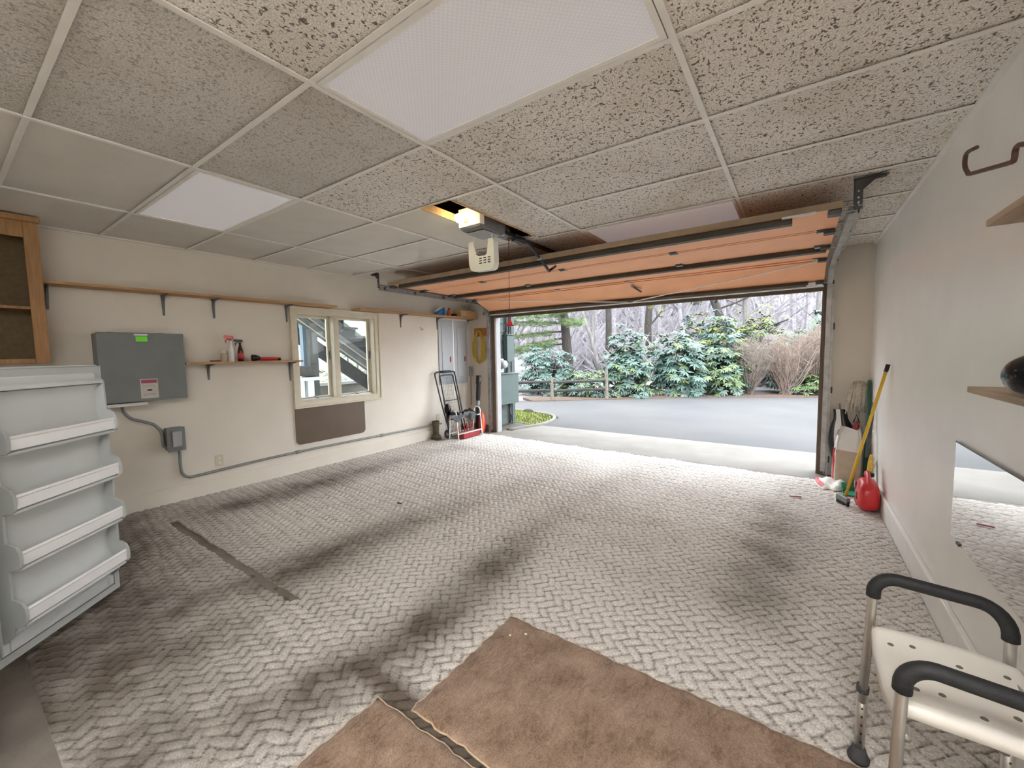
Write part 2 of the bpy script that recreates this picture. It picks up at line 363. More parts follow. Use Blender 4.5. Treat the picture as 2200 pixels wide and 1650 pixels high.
def smoothpath(pts, k=4):
    """Catmull-Rom"""
    P = [Vector(p) for p in pts]; P = [P[0]*2-P[1]] + P + [P[-1]*2-P[-2]]; out = []
    for i in range(1, len(P)-2):
        for j in range(k):
            t = j/k; a, b, c, d = P[i-1:i+3]
            out.append(.5*((2*b)+(c-a)*t+(2*a-5*b+4*c-d)*t*t+(3*b-a-3*c+d)*t**3))
    out.append(P[-2]); return out

# ------------------------------------------------------------------ room shell
CZ, XR, YB, BROT = 2.473, 5.631, 5.84, -math.radians(1.43)
TOPZ, REAR = 2.95, -3.0
def bw(x, y=0.0, z=0.0):
    """point in the slightly skewed garage-door wall frame: x along the wall, y outwards"""
    c, s = math.cos(BROT), math.sin(BROT); return (c*x - s*y, YB + s*x + c*y, z)
MB = Matrix.Translation((0, YB, 0)) @ Matrix.Rotation(BROT, 4, 'Z')
OX0, OX1, OZ = .570, 5.215, 2.06

struct(box(-.2, 5.85, REAR-.1, 5.98, -.18, -.02).make('floor', 'concrete', origin=(0, 0, 0)))
# left wall with window hole
def framewall(y0, y1, z0, z1, hy0, hy1, hz0, hz1, xa, xb):
    b = B(); vs = []
    for x in (xa, xb):
        vs += [(x,y0,z0),(x,y1,z0),(x,y1,z1),(x,y0,z1),(x,hy0,hz0),(x,hy1,hz0),(x,hy1,hz1),(x,hy0,hz1)]
    fs = []
    for o, fl in ((0, 0), (8, 1)):
        for i in range(4):
            q = (o+i, o+(i+1) % 4, o+4+(i+1) % 4, o+4+i); fs.append(q if fl else q[::-1])
    for i in range(4):
        j = (i+1) % 4; fs.append((i, j, 8+j, 8+i)); fs.append((4+j, 4+i, 12+i, 12+j))
    return b.add(vs, fs)
struct(framewall(REAR, 6.0, -.18, TOPZ, 2.60, 3.71, .845, 1.935, -.16, 0).make('wall_left', 'wall_paint', origin=(0, 0, 0)))
struct(box(XR, XR+.16, REAR, 6.0, -.18, TOPZ).make('wall_right', 'wall_paint_right', origin=(0, 0, 0)))
struct(box(-.16, XR+.16, REAR-.16, REAR, -.18, TOPZ).make('wall_rear', 'wall_paint', origin=(0, 0, 0)))
wb = B().prism([(-.02, -.18), (OX0, -.18), (OX0, OZ), (OX1, OZ), (OX1, -.18), (5.66, -.18), (5.66, TOPZ), (-.02, TOPZ)], 'y', 0, .10).xf(MB)
struct(wb.make('wall_back', 'wall_paint', origin=(0, 0, 0)))
# jamb liner and stops
struct(B().prism([(OX0-.001, -.02), (OX0+.012, -.02), (OX0+.012, OZ-.012), (OX1-.012, OZ-.012), (OX1-.012, -.02), (OX1+.001, -.02), (OX1+.001, OZ+.001), (OX0-.001, OZ+.001)], 'y', .02, .125).xf(MB).make('trim_1', 'ext_white', origin=(0, 0, 0)))
struct(box(OX0-.10, OX0+.015, -.022, .02, -.02, OZ+.06).xf(MB).make('trim_2', 'door_wood_trim'))
struct(box(OX1-.015, OX1+.05, -.022, .02, -.02, OZ+.06).xf(MB).make('trim_3', 'door_wood_trim'))
struct(box(OX0+.015, OX1-.015, -.022, .02, OZ-.035, OZ+.09).xf(MB).make('trim_4', 'door_wood_trim'))
struct(box(0, .012, REAR, 5.82, -.02, .145).make('baseboard_left', 'wall_paint', bevel=.004))
struct(box(XR-.026, XR, REAR, 5.68, -.02, .15).make('baseboard_right', 'white_paint', bevel=.006))
struct(box(.0, OX0-.10, -.012, 0, -.02, .10).xf(MB).make('baseboard_back', 'door_wood_trim'))
# ceiling: deck above, grid bars and tiles hung below it
ceil = struct(box(-.16, XR+.16, REAR-.16, 6.3, TOPZ, TOPZ+.1).make('ceiling', 'deck_dark', origin=(0, 0, 0)))
GX = [3.389+1.2192*i for i in (-2, -1, 0, 1)]
GY = [.943+.6096*j for j in range(-6, 9)]
YC = 5.70
def addchild(ob): return ob
for i, x in enumerate(GX):
    B().prism([(-.012, 0), (.012, 0), (.012, .004), (.002, .004), (.002, .035), (-.002, .035), (-.002, .004), (-.012, .004)], 'y', REAR, YC+.05).xf(Matrix.Translation((x, 0, CZ-.004))).make('main_bar', 'tbar_white', ceil)
xs = [0.0] + GX + [XR]; ys = [REAR] + [y for y in GY if y < YC-.05] + [YC+.10]
for k in range(5):
    for y in GY:
        if y > YC-.05: continue
        if k == 2 and abs(y-GY[9]) < .01: continue      # cut away around the opener
        box(xs[k]+(.012 if k else 0), xs[k+1]-.012, y-.012, y+.012, CZ-.002, CZ+.001).make('cross_bar', 'tbar_white', ceil)
TROFFERS = {(3, 6): 'diffuser_prism', (1, 6): 'diffuser_plain', (3, 10): 'diffuser_prism'}
FILL_CELLS = [(4, 1), (4, 3)]  # unseen fill panels added to brighten the right side of the room
def tile_mesh(x0, x1, y0, y1, sag=0.0):
    b = B(); n = 6; z = CZ+.008; vs = []; fs = []
    for j in range(n+1):
        for i in range(n+1):
            u, v = i/n, j/n; vs.append((x0+(x1-x0)*u, y0+(y1-y0)*v, z-sag*16*u*(1-u)*v*(1-v)))
    for j in range(n):
        for i in range(n): a = j*(n+1)+i; fs.append((a, a+n+1, a+n+2, a+1))
    m = len(vs); vs += [(x0, y0, z+.016), (x1, y0, z+.016), (x1, y1, z+.016), (x0, y1, z+.016)]
    fs += [(m, m+1, m+2, m+3), tuple(range(0, n+1)) + (m+1, m), tuple((n+1)*n+n-k for k in range(n+1)) + (m+3, m+2),
           tuple((n+1)*k+n for k in range(n+1)) + (m+2, m+1), tuple((n+1)*(n-k) for k in range(n+1)) + (m, m+3)]
    return b.add(vs, fs)
for k in range(5):
    for j in range(len(ys)-1):
        if (k, j-1) in TROFFERS or (k, j-1) in FILL_CELLS: continue
        x0, x1, y0, y1 = xs[k]+.002, xs[k+1]-.002, ys[j]+.002, ys[j+1]-.002
        if k == 2 and j in (9, 10):
            if j == 10: continue
            y1 = ys[11]-.002
            tile_mesh(x0, 2.685, y0, y1, .006).make('ceiling_tile', 'tile_plain', ceil)
            tile_mesh(2.975, x1, y0, y1, .004).make('ceiling_tile', 'tile_fissured', ceil)
            box(2.685, 2.975, 3.30, y1, CZ+.003, CZ+.019).make('ceiling_tile', 'tile_fissured', ceil)
            continue
        plain = k <= 1 or (k == 2 and j < 5)
        sag = random.choice((0, .001, .003, .006)) if k < 3 else random.choice((0, .001, .002))
        tile_mesh(x0, x1, y0, y1, sag).make('ceiling_tile', 'tile_plain' if plain else ('tile_fine' if k == 2 and j < 8 else 'tile_fissured'), ceil, smooth=False)
struct(box(0, .02, REAR, 5.84, CZ-.006, CZ+.02).make('trim_5', 'tile_plain'))
struct(box(XR-.022, XR, REAR, 5.70, CZ-.008, CZ+.02).make('trim_6', 'white_paint'))
def troffer(k, j, dm, label, lit=False):
    x0, x1, y0, y1 = xs[k], xs[k+1], GY[j], GY[j+1]
    t = thing('ceiling_light', label, 'light', ((x0+x1)/2, (y0+y1)/2, CZ), 'recessed ceiling lights')
    fr = B(); o = .016; w = .022
    a = [(x0+o, y0+o), (x1-o, y0+o), (x1-o, y1-o), (x0+o, y1-o)]; c = [(x0+o+w, y0+o+w), (x1-o-w, y0+o+w), (x1-o-w, y1-o-w), (x0+o+w, y1-o-w)]
    vs = [(p[0], p[1], z) for z in (CZ-.004, CZ+.006) for p in a+c]; fs = []
    for i in range(4):
        n = (i+1) % 4; fs += [(i, n, 4+n, 4+i)[::-1], (8+i, 8+n, 12+n, 12+i), (i, n, 8+n, 8+i), (4+n, 4+i, 12+i, 12+n)]
    fr.add(vs, fs).make('frame', 'tbar_white', t)
    box(x0+o+w, x1-o-w, y0+o+w, y1-o-w, CZ, CZ+.006).make('diffuser', dm, t)
    box(x0+.03, x1-.03, y0+.03, y1-.03, CZ+.02, CZ+.12).make('housing', 'white_paint', t)
troffer(3, 6, 'diffuser_prism', 'large prismatic ceiling light panel nearest, above the open floor')
troffer(1, 6, 'diffuser_plain', 'pale ceiling light panel above the wall shelf, left side of the ceiling')
troffer(3, 10, 'diffuser_prism', 'ceiling light panel half hidden above the raised garage door')
for q, (k, j) in enumerate(FILL_CELLS): troffer(k, j, 'fill_panel', ('added fill light at the very back of the room, out of view', 'added fill light in the rear of the room beside the mirror wall, out of view')[q])

# ------------------------------------------------------------------ carpet and mats
def carpet():
    h = .0106; x0, x1, y0, y1 = .014, XR-.028, .175, 5.60
    nx, ny = int((x1-x0)/h), int((y1-y0)/h)
    X = np.linspace(x0, x1, nx+1); Y = np.linspace(y0, y1, ny+1)
    gx, gy = np.meshgrid(X, Y)
    def sm(n, seed):          # smooth random field by bilinear upsampling
        r = np.random.default_rng(seed); a = r.random((n+2, n+2))
        u = (gx-x0)/(x1-x0)*n; v = (gy-y0)/(y1-y0)*n; i = u.astype(int); j = v.astype(int); fu = u-i; fv = v-j
        fu = fu*fu*(3-2*fu); fv = fv*fv*(3-2*fv)
        return (a[j, i]*(1-fu)+a[j, i+1]*fu)*(1-fv)+(a[j+1, i]*(1-fu)+a[j+1, i+1]*fu)*fv
    wob = (sm(45, 1)-.5)*.030; wob2 = (sm(45, 2)-.5)*.030
    a = .0455; cs = math.cos(math.radians(40)); sn = math.sin(math.radians(40))
    p = ((gx+wob)*cs+(gy+wob2)*sn)/a; q = (-(gx+wob)*sn+(gy+wob2)*cs)/a
    i = np.floor(p).astype(int); j = np.floor(q).astype(int); fp = p-i; fq = q-j
    k4 = (i+j) % 4; ev = k4 < 2
    al = np.where(ev, (k4+fp)/2-.5, ((k4-2)+fq)/2-.5); ac = np.where(ev, fq, fp)-.5
    hgt = np.clip(1-(np.abs(ac)*2)**3.0, 0, 1)*np.clip(1.08-(np.abs(al)*2)**3*.8, 0, 1)*np.where(ev, 1.0, .88)
    ri = np.where(ev, (i-k4), i); rj = np.where(ev, j, j-(k4-2))
    rnd = np.random.default_rng(5).random((400, 400)); amp = .72+.38*rnd[ri % 400, rj % 400]
    wear = np.clip(1.1-.5*sm(14, 9), .5, 1.05)
    z = -.016+.0155*hgt*amp*wear+.0015*(np.random.default_rng(3).random(gx.shape)-.5)+.004*(sm(24, 4)-.5)
    # tyre-track dirt
    n1 = sm(9, 21); n2 = sm(26, 22); n3 = sm(70, 23)
    def ss(t): t = np.clip(t, 0, 1); return t*t*(3-2*t)
    def track(xc, w, ya, yb, k, bend=0.0, yfull=2.5):
        c = xc+bend*(gy-2.5)+.05*np.sin(gy*2.3+xc*5)
        return k*np.exp(-((gx-c)/w)**2)*ss((gy-ya)/.7)*(.22+.78*ss((yb-gy)/1.6))*ss((5.6-gy)/1.5)*(.80+.40*n2)
    d = track(.62, .26, 1.0, 3.9, .78, .05)+track(2.42, .25, .75, 3.1, .80, .14)+track(3.38, .19, .35, 3.3, .88, -.01)+track(4.84, .21, 2.0, 4.9, .55, .02)
    d += .45*ss((1.2-gy)/1.0)*(n2*.6+.4)*ss((4.6-gx)/1.5)+.12*np.clip((n1*.6+n2*.4-.5)*4, 0, 1)  # grime on the near side, deepened with painted shade
    d += .60*ss((4.0-gx)/1.9)*ss((1.9-gy)/1.5)  # near-left corner darker again, shade painted over the grime
    d += 1.7*np.exp(-((gy-.98)/.04)**2)*ss((gx-3.6)/.15)  # darker band along the gap between the mats
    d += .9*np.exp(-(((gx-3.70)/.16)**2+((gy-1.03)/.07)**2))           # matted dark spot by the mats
    d += .30*np.exp(-(((gx-.95)/.5)**2+((gy-4.55)/.16)**2))+.22*np.exp(-(((gx-1.9)/.5)**2+((gy-4.5)/.3)**2))
    d -= .55*np.exp(-(((gx-1.45)/.17)**2+((gy-2.0)/.40)**2))           # pale worn patch
    d = np.clip(d*(.8+.4*n3), 0, .97)
    keep = np.ones((ny, nx), bool)
    cx = (X[:-1]+X[1:])/2; cy = (Y[:-1]+Y[1:])/2; fx, fy = np.meshgrid(cx, cy)
    keep &= ~((fx > .565) & (fx < 2.63) & (fy > 1.094) & (fy < 1.162))
    keep &= fy < 5.60-.045*fx+.02*np.sin(fx*9)+.012*np.sin(fx*31)
    V0 = np.stack([gx, gy+(.005*np.sin(gx*13)+.003*np.sin(gx*41+1)+.002*np.sin(gx*97))*np.exp(-((gy-1.12)/.12)**2), z], -1).reshape(-1, 3)
    jj, ii = np.nonzero(keep); w = nx+1
    F = np.stack([jj*w+ii, jj*w+ii+1, (jj+1)*w+ii+1, (jj+1)*w+ii], 1)
    # skirt down to the slab along every cut edge
    pad = np.pad(keep, 1); E = []
    for dj, di, (ea, eb) in ((-1, 0, (0, 1)), (0, 1, (1, 2)), (1, 0, (2, 3)), (0, -1, (3, 0))):
        nb = pad[1+dj:1+dj+ny, 1+di:1+di+nx]; sel = nb[jj, ii] == False
        E.append(np.stack([F[sel, ea], F[sel, eb]], 1))
    E = np.concatenate(E); low = np.unique(E); mp = -np.ones(len(V0), int); mp[low] = len(V0)+np.arange(len(low))
    VL = V0[low].copy(); VL[:, 2] = -.0205
    F2 = np.stack([E[:, 1], E[:, 0], mp[E[:, 0]], mp[E[:, 1]]], 1)
    VV = np.concatenate([V0, VL]); FF = np.concatenate([F, F2])
    used = np.zeros(len(VV), bool); used[FF.ravel()] = True; new = np.cumsum(used)-1
    dirt_shade = np.concatenate([d.ravel(), d.ravel()[low]*.3+.35])[used]; pile = np.concatenate([np.clip(hgt*amp, 0, 1).ravel(), np.full(len(low), .5)])[used]
    VV = VV[used]; FF = new[FF]
    me = bpy.data.meshes.new('carpet'); me.vertices.add(len(VV)); me.vertices.foreach_set('co', VV.ravel())
    me.loops.add(FF.size); me.loops.foreach_set('vertex_index', FF.ravel().astype(np.int32))
    me.polygons.add(len(FF)); me.polygons.foreach_set('loop_start', np.arange(0, FF.size, 4, dtype=np.int32)); me.polygons.foreach_set('loop_total', np.full(len(FF), 4, np.int32))
    me.update(calc_edges=True); me.polygons.foreach_set('use_smooth', [True]*len(FF))
    for nm, arr in (('dirt_shade', dirt_shade), ('pile', pile)):
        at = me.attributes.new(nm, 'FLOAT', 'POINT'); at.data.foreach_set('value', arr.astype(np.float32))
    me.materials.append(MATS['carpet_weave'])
    o = bpy.data.objects.new('carpet', me); COL.objects.link(o)
    tag(o, 'worn beige carpet with a raised basket weave, tyre-stained, laid across the garage floor', 'carpet')
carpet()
def floor_mat(x0, x1, y0, y1, label, seed, z0=.0):
    n, m = 60, 40; r = random.Random(seed)
    def fn(u, v):
        e = min(u, 1-u)*(x1-x0); g = min(v, 1-v)*(y1-y0); k = min(1, min(e, g)/.02)
        wx = .004*math.sin(v*40+seed)+.003*math.sin(v*93); wy = .004*math.sin(u*50+seed*2)+.003*math.sin(u*120)
        return (x0+(x1-x0)*u+(wx if u in (0, 1) else 0), y0+(y1-y0)*v+(wy if v in (0, 1) else 0), z0+.006+.010*math.sqrt(k)+.0015*math.sin(u*17+v*9)+r.uniform(-.0006, .0006))
    b = B().grid(fn, n, m)
    top = len(b.v); ring = [i for i in range(n+1)] + [(n+1)*j+n for j in range(1, m+1)] + [(n+1)*m+i for i in range(n-1, -1, -1)] + [(n+1)*j for j in range(m-1, 0, -1)]
    for i in ring: x, y, z = b.v[i]; b.v.append((x, y, z0+.0005))
    k = len(ring)
    for i in range(k): b.f.append((ring[i], top+i, top+(i+1) % k, ring[(i+1) % k]))
    b.f.append(tuple(top+i for i in range(k-1, -1, -1)))
    o = tag(b.make('floor_mat', 'mat_brown', smooth=True), label, 'mat', 'brown carpet offcuts on the floor')
    pts = [Vector(b.v[i])+Vector((r.uniform(-.002, .002), r.uniform(-.002, .002), -.002)) for i in ring]
    B().tube(pts, .0042, 5, closed=True).make('cut_edge', 'mat_edge', o, smooth=True)
floor_mat(3.782, 5.42, .998, 1.685, 'brown carpet offcut, the farther of the two, reaching under the shower chair', 3)
floor_mat(3.625, 5.30, .05, .964, 'brown carpet offcut, the nearer of the two, cut off by the picture edge', 8)
for n_, (x, y, s) in enumerate([(3.93, 1.60, .006), (3.87, 1.55, .005), (4.00, .80, .008)]):
    tag(B().ell((x, y, .018), s*1.3, s, s*.5, 8, 5).make('lint', 'paper_white'), ['tiny white crumb near the tip of the farther brown offcut', 'second tiny white crumb beside it on the farther brown offcut', 'small white scrap of lint on the nearer brown offcut'][n_], 'lint')
tag(B().bar((4.97, 4.60, .006), (5.06, 4.63, .006), .022, .01).make('wood_scrap', 'red_dark', bevel=.002), 'small reddish sliver lying on the carpet near the broom', 'scrap')
tag(B().ell((1.944, 2.469, .005), .035, .014, .007, 10, 6).make('dry_leaf', 'hardboard_dark'), 'dark curled leaf lying on the carpet in the middle', 'leaf')
# three dark glue spots are pattern on the slab; small discs in the bare slot
for x, y, r in ((2.12, 1.122, .022), (2.40, 1.135, .020), (2.56, 1.115, .026)):
    B().lathe([(r, 0), (r*.9, .002)], (x, y, -.0199), 12, sy=.6).make('glue_spot', 'hardboard_dark', bpy.data.objects['floor'])

# ------------------------------------------------------------------ window in the left wall
win = struct(thing('window_1', None, None, (0, 3.155, .77)))
def rectring(name, mname, y0, y1, z0, z1, w, xa, xb, parent, bevel=.004):
    b = B(); vs = []
    for x in (xa, xb):
        vs += [(x,y0,z0),(x,y1,z0),(x,y1,z1),(x,y0,z1),(x,y0+w,z0+w),(x,y1-w,z0+w),(x,y1-w,z1-w),(x,y0+w,z1-w)]
    fs = []
    for o, fl in ((0, 0), (8, 1)):
        for i in range(4):
            q = (o+i, o+(i+1) % 4, o+4+(i+1) % 4, o+4+i); fs.append(q if fl else q[::-1])
    for i in range(4):
        j = (i+1) % 4; fs.append((i, j, 8+j, 8+i)); fs.append((4+j, 4+i, 12+i, 12+j))
    return b.add(vs, fs).make(name, mname, parent, bevel=bevel)
rectring('casing', 'casing_paint', 2.520, 3.79, .768, 2.01, .078, .001, .022, win)
rectring('back_band', 'casing_paint', 2.520, 3.79, .768, 2.01, .022, .022, .036, win)
rectring('jamb', 'casing_paint', 2.598, 3.712, .843, 1.937, .014, -.16, .012, win)
box(-.13, .010, 3.085, 3.160, .857, 1.923).make('mullion', 'casing_paint', win, bevel=.006)
for y0, y1 in ((2.612, 3.085), (3.160, 3.698)):
    s = rectring('sash', 'casing_paint', y0, y1, .857, 1.923, .032, -.135, -.10, win)
    box(-.121, -.116, y0+.03, y1-.03, .887, 1.893).make('pane', 'window_glass', s)
    c = B().tube([(-.085, (y0+y1)/2, .868), (-.05, (y0+y1)/2+.02, .875), (-.04, (y0+y1)/2-.05, .90)], .006, 6).make('crank', 'bracket_steel', s)
    box(-.098, -.085, y1-.022, y1-.006, 1.36, 1.47).make('latch', 'bracket_steel', s, bevel=.003)
box(-.10, -.06, 2.62, 3.69, .857, .872).make('sill_track', 'galvanised', win)
# laminate board under the window
def rrect(y0, y1, z0, z1, r, corners='bl br', n=6):
    pts = []
    for nm, cy, cz, a0 in (('bl', y0, z0, PI), ('br', y1, z0, 1.5*PI), ('tr', y1, z1, 0), ('tl', y0, z1, .5*PI)):
        if nm in corners:
            oy = cy + (r if nm[1] == 'l' else -r); oz = cz + (r if nm[0] == 'b' else -r)
            pts += [(oy+r*math.cos(a0+PI/2*i/n), oz+r*math.sin(a0+PI/2*i/n)) for i in range(n+1)]
        else: pts.append((cy, cz))
    return pts
t = thing('laminate_board', 'glossy brown laminate board with rounded lower corners, fixed under the window', 'board', (.008, 3.0, .32))
B().prism(rrect(2.517, 3.495, .323, .766, .06), 'x', .001, .016).make('board', 'laminate_brown', t, bevel=.002)
B().prism(rrect(2.513, 3.499, .319, .766, .064), 'x', .0005, .013).make('edge_band', 'white_paint', t)

# ------------------------------------------------------------------ shelves on the left wall
def bracket(y, zt, zb, depth=.17):
    h = zt-zb; b = B()
    b.prism([(.0, zt), (depth, zt), (depth-.004, zt-.010), (.055, zt-.022), (.028, zt-.05), (.014, zt-.6*h), (.011, zb), (0, zb)], 'y', y-.005, y+.005)
    b.prism([(y-.008, zb), (y+.008, zb), (y+.017, zt), (y-.017, zt)], 'x', 0, .006); b.prism([(0, y-.017), (depth, y-.009), (depth, y+.009), (0, y+.017)], 'z', zt-.004, zt)
    return b
def wall_shelf(y0, y1, zt, th, depth, bys, label, tilt=0.0):
    t = thing('wall_shelf', label, 'shelf', (.0, (y0+y1)/2, zt-th), 'pine shelves on the left wall')
    n = 12; b = B().grid(lambda u, v: (depth*u+.001, y0+(y1-y0)*v, zt+tilt*(v-.5)), 1, n)
    k = len(b.v); b.v += [(x, y, z-th) for x, y, z in b.v]; b.f += [tuple(reversed([i+k for i in f])) for f in b.f]
    for j in range(n):
        b.f += [(2*j, 2*j+2, k+2*j+2, k+2*j), (2*j+3, 2*j+1, k+2*j+1, k+2*j+3)]
    b.f += [(1, 0, k, k+1), (2*n, 2*n+1, k+2*n+1, k+2*n)]
    b.make('board', 'pine_shelf', t)
    for y, zb in bys: bracket(y, zt-th+tilt*((y-y0)/(y1-y0)-.5), zb, depth*.85).make('bracket', 'bracket_steel', t)
    return t
wall_shelf(.555, 3.03, 2.032, .021, .21, [(.60, 1.816), (1.343, 1.816), (1.755, 1.816), (2.494, 1.816)], 'long pine wall shelf on steel brackets, running from the cabinet to the window', .012)
wall_shelf(3.36, 5.80, 2.040, .021, .21, [(4.20, 1.822), (4.972, 1.822), (5.74, 1.822)], 'high pine wall shelf between the window and the garage door, holding a cardboard box', .01)
wall_shelf(1.43, 2.56, 1.362, .019, .20, [(1.67, 1.18), (2.498, 1.116)], 'short low pine wall shelf with spray bottles, beside the window', 0)

def spray_bottle(name, x, y, z, h, bm, tm, label, rz=0.0, w=.036):
    t = thing(name, label, 'bottle', (x, y, z), 'spray bottles on the short shelf')
    B().lathe([(w*.9, 0), (w, .01), (w, h*.45), (w*.85, h*.55), (w*.42, h*.72), (w*.36, h*.80)], (x, y, z), 16, sx=1, sy=.72).make('body', bm, t, smooth=True)
    hd = B(); d = Vector((math.cos(rz), math.sin(rz), 0))
    c = Vector((x, y, z+h*.80)); hd.lathe([(w*.42, 0), (w*.42, h*.06)], c, 12)
    hd.bar(c+d*-.025+Vector((0, 0, h*.12)), c+d*.055+Vector((0, 0, h*.15)), .022, h*.11)
    hd.make('spray_head', tm, t, bevel=.003)
    B().tube([c+d*.02+Vector((0, 0, h*.07)), c+d*.045+Vector((0, 0, h*.01)), c+d*.04+Vector((0, 0, -h*.08))], .006, 6).make('trigger', tm, t)
    return t
sb = spray_bottle('spray_bottle', .10, 1.852, 1.363, .275, 'paper_white', 'red_plastic', 'white spray bottle with red trigger head on the short shelf', -2.0)
sb = spray_bottle('spray_bottle', .11, 1.935, 1.363, .235, 'bottle_brown', 'black_plastic', 'dark brown spray bottle beside the red-topped one on the short shelf', -2.2)
B().lathe([(.0385, .03), (.0385, .085)], (.11, 1.935, 1.363), 16, sy=.72).make('label_band', 'paper_red', sb, smooth=True)
t = thing('small_jar', 'small tan jar behind the white spray bottle on the short shelf', 'jar', (.06, 1.80, 1.363))
B().lathe([(.03, 0), (.032, .01), (.032, .075), (.022, .09)], (.06, 1.80, 1.363), 14).make('body', 'paper_kraft', t, smooth=True); B().lathe([(.024, .09), (.024, .11)], (.06, 1.80, 1.363), 14).make('lid', 'paper_white', t)
t = thing('flashlight', 'red and black flashlight lying on the short shelf', 'flashlight', (.09, 2.19, 1.363))
B().lathe([(.017, 0), (.018, .13), (.015, .20)], (.088, 2.13, 1.385), 14, axis=(.02, 1, 0)).make('body', 'red_plastic', t, smooth=True)
B().lathe([(.020, 0), (.034, .035), (.036, .075), (.031, .078)], (.088, 2.13, 1.398), 16, axis=(0, -1, 0)).make('lamp_head', 'black_plastic', t, smooth=True)
B().lathe([(.017, 0), (.016, .03)], (.092, 2.32, 1.381), 12, axis=(.02, 1, 0)).make('end_cap', 'black_plastic', t, smooth=True)
tag(B().bar((.09, 1.66, 1.372), (.10, 1.75, 1.372), .03, .016).make('utility_knife', 'red_dark', bevel=.004), 'small dark red tool lying at the left of the short shelf', 'tool')
tag(box(.05, .19, 1.60, 1.84, 1.3625, 1.365).make('paper_sheet', 'paper_white'), 'flat sheet of white paper under the bottles on the short shelf', 'paper')
# things on the high shelf by the door
t = thing('glue_bottle', 'blue and white glue bottle with pointed nozzle on the high shelf', 'bottle', (.1, 5.04, 2.045))
B().lathe([(.028, 0), (.03, .01), (.03, .10), (.012, .145)], (.10, 5.045, 2.043), 14).make('body', 'bottle_blue', t, smooth=True)
B().lathe([(.0115, .14), (.010, .19), (.003, .27)], (.10, 5.045, 2.043), 10).make('nozzle', 'paper_white', t, smooth=True)
t = thing('wedge_carton', 'blue wedge-shaped carton next to the glue bottle on the high shelf', 'box', (.1, 4.92, 2.045))
B().prism([(4.82, 2.043), (4.995, 2.043), (4.995, 2.165)], 'x', .05, .12).make('body', 'bottle_blue', t, bevel=.003)
B().prism([(4.86, 2.10), (4.985, 2.165), (4.985, 2.195), (4.86, 2.13)], 'x', .06, .11).make('flap', 'paper_white', t)
t = thing('amber_bottle', 'amber bottle with dark cap between glue bottle and cardboard box', 'bottle', (.1, 5.17, 2.045))
B().lathe([(.034, 0), (.036, .01), (.036, .09), (.018, .115)], (.10, 5.17, 2.043), 14).make('body', 'bottle_orange', t, smooth=True); B().lathe([(.02, .112), (.02, .14)], (.10, 5.17, 2.043), 12).make('cap', 'red_dark', t)
t = thing('tape_roll', 'dark roll of tape lying beside the cardboard box on the high shelf', 'tape', (.1, 5.28, 2.045))
B().lathe([(.045, 0), (.048, .004), (.048, .046), (.045, .05)], (.10, 5.285, 2.043), 20).make('roll', 'bottle_brown', t, smooth=True)
B().lathe([(.022, .0), (.022, .0525)], (.10, 5.285, 2.043), 16).make('core', 'cardboard', t)
t = thing('cardboard_box', 'long cardboard box with a white label on the high shelf by the garage door', 'box', (.1, 5.58, 2.045))
box(.035, .185, 5.37, 5.79, 2.044, 2.165).make('carton', 'cardboard', t, bevel=.003); box(.184, .1865, 5.41, 5.49, 2.075, 2.135).make('label_patch', 'paper_kraft', t)

# ------------------------------------------------------------------ electrical things on the left wall
t = thing('electrical_cabinet', 'large grey wall cabinet with green sticker and warning label above the junction box', 'cabinet', (.1, 1.125, 1.03))
box(.0, .185, .835, 1.415, 1.035, 1.63).make('body', 'panel_grey', t, bevel=.004)
box(.185, .20, .829, 1.421, 1.028, 1.637).make('door', 'panel_grey', t, bevel=.004)
box(.2, .2012, 1.078, 1.157, 1.561, 1.605).make('green_sticker', 'label_green', t)
box(.2, .2010, 1.068, 1.160, 1.612, 1.628).make('white_sticker', 'paper_white', t)
w = box(.2, .2012, 1.083, 1.206, 1.052, 1.226).make('warning_label', 'label_paper', t)
box(.2012, .2018, 1.09, 1.199, 1.188, 1.218).make('red_band', 'label_maroon', w)
B().prism([(1.145+.02*math.cos(a*PI/8), 1.125+.007*math.sin(a*PI/8)) for a in range(16)], 'x', .2012, .2018).make('emblem', 'black_plastic', w)
for zz in (1.165, 1.152, 1.09, 1.078): box(.2012, .2016, 1.10, 1.19, zz, zz+.003).make('print_line', 'conduit_grey', w)
B().prism([(.0, 1.02), (.21, 1.02), (.235, 1.004), (.235, .998), (.0, 1.010)], 'y', .855, 1.12).make('drip_ledge', 'white_paint', t)
for y in (.95, 1.3): box(.02, .03, y-.02, y+.02, 1.63, 1.648).make('mounting_ear', 'bracket_steel', t)
t = thing('junction_box', 'small grey switch box joining two conduits low on the left wall', 'box', (.06, 1.33, .515))
box(0, .10, 1.27, 1.40, .52, .738).make('body', 'panel_grey', t, bevel=.004); box(.10, .112, 1.262, 1.404, .516, .744).make('cover', 'panel_grey', t, bevel=.004)
B().prism([(.112, .55), (.122, .56), (.135, .70), (.112, .71)], 'y', 1.30, 1.372).make('switch_lever', 'panel_light_grey', t, bevel=.004)
t = thing('flexible_conduit', 'grey flexible conduit snaking from the large cabinet to the junction box', 'conduit', (.02, 1.0, .6))
B().tube(smoothpath([(.03, .985, 1.012), (.03, .995, .93), (.028, 1.04, .865), (.027, 1.12, .825), (.027, 1.20, .78), (.028, 1.245, .70), (.028, 1.25, .60), (.035, 1.256, .565), (.04, 1.275, .555)], 6), .0135, 8).make('hose', 'conduit_grey', t, smooth=True)
t = thing('rigid_conduit', 'grey rigid conduit bending from the junction box and running low along the left wall', 'conduit', (.02, 3, .2))
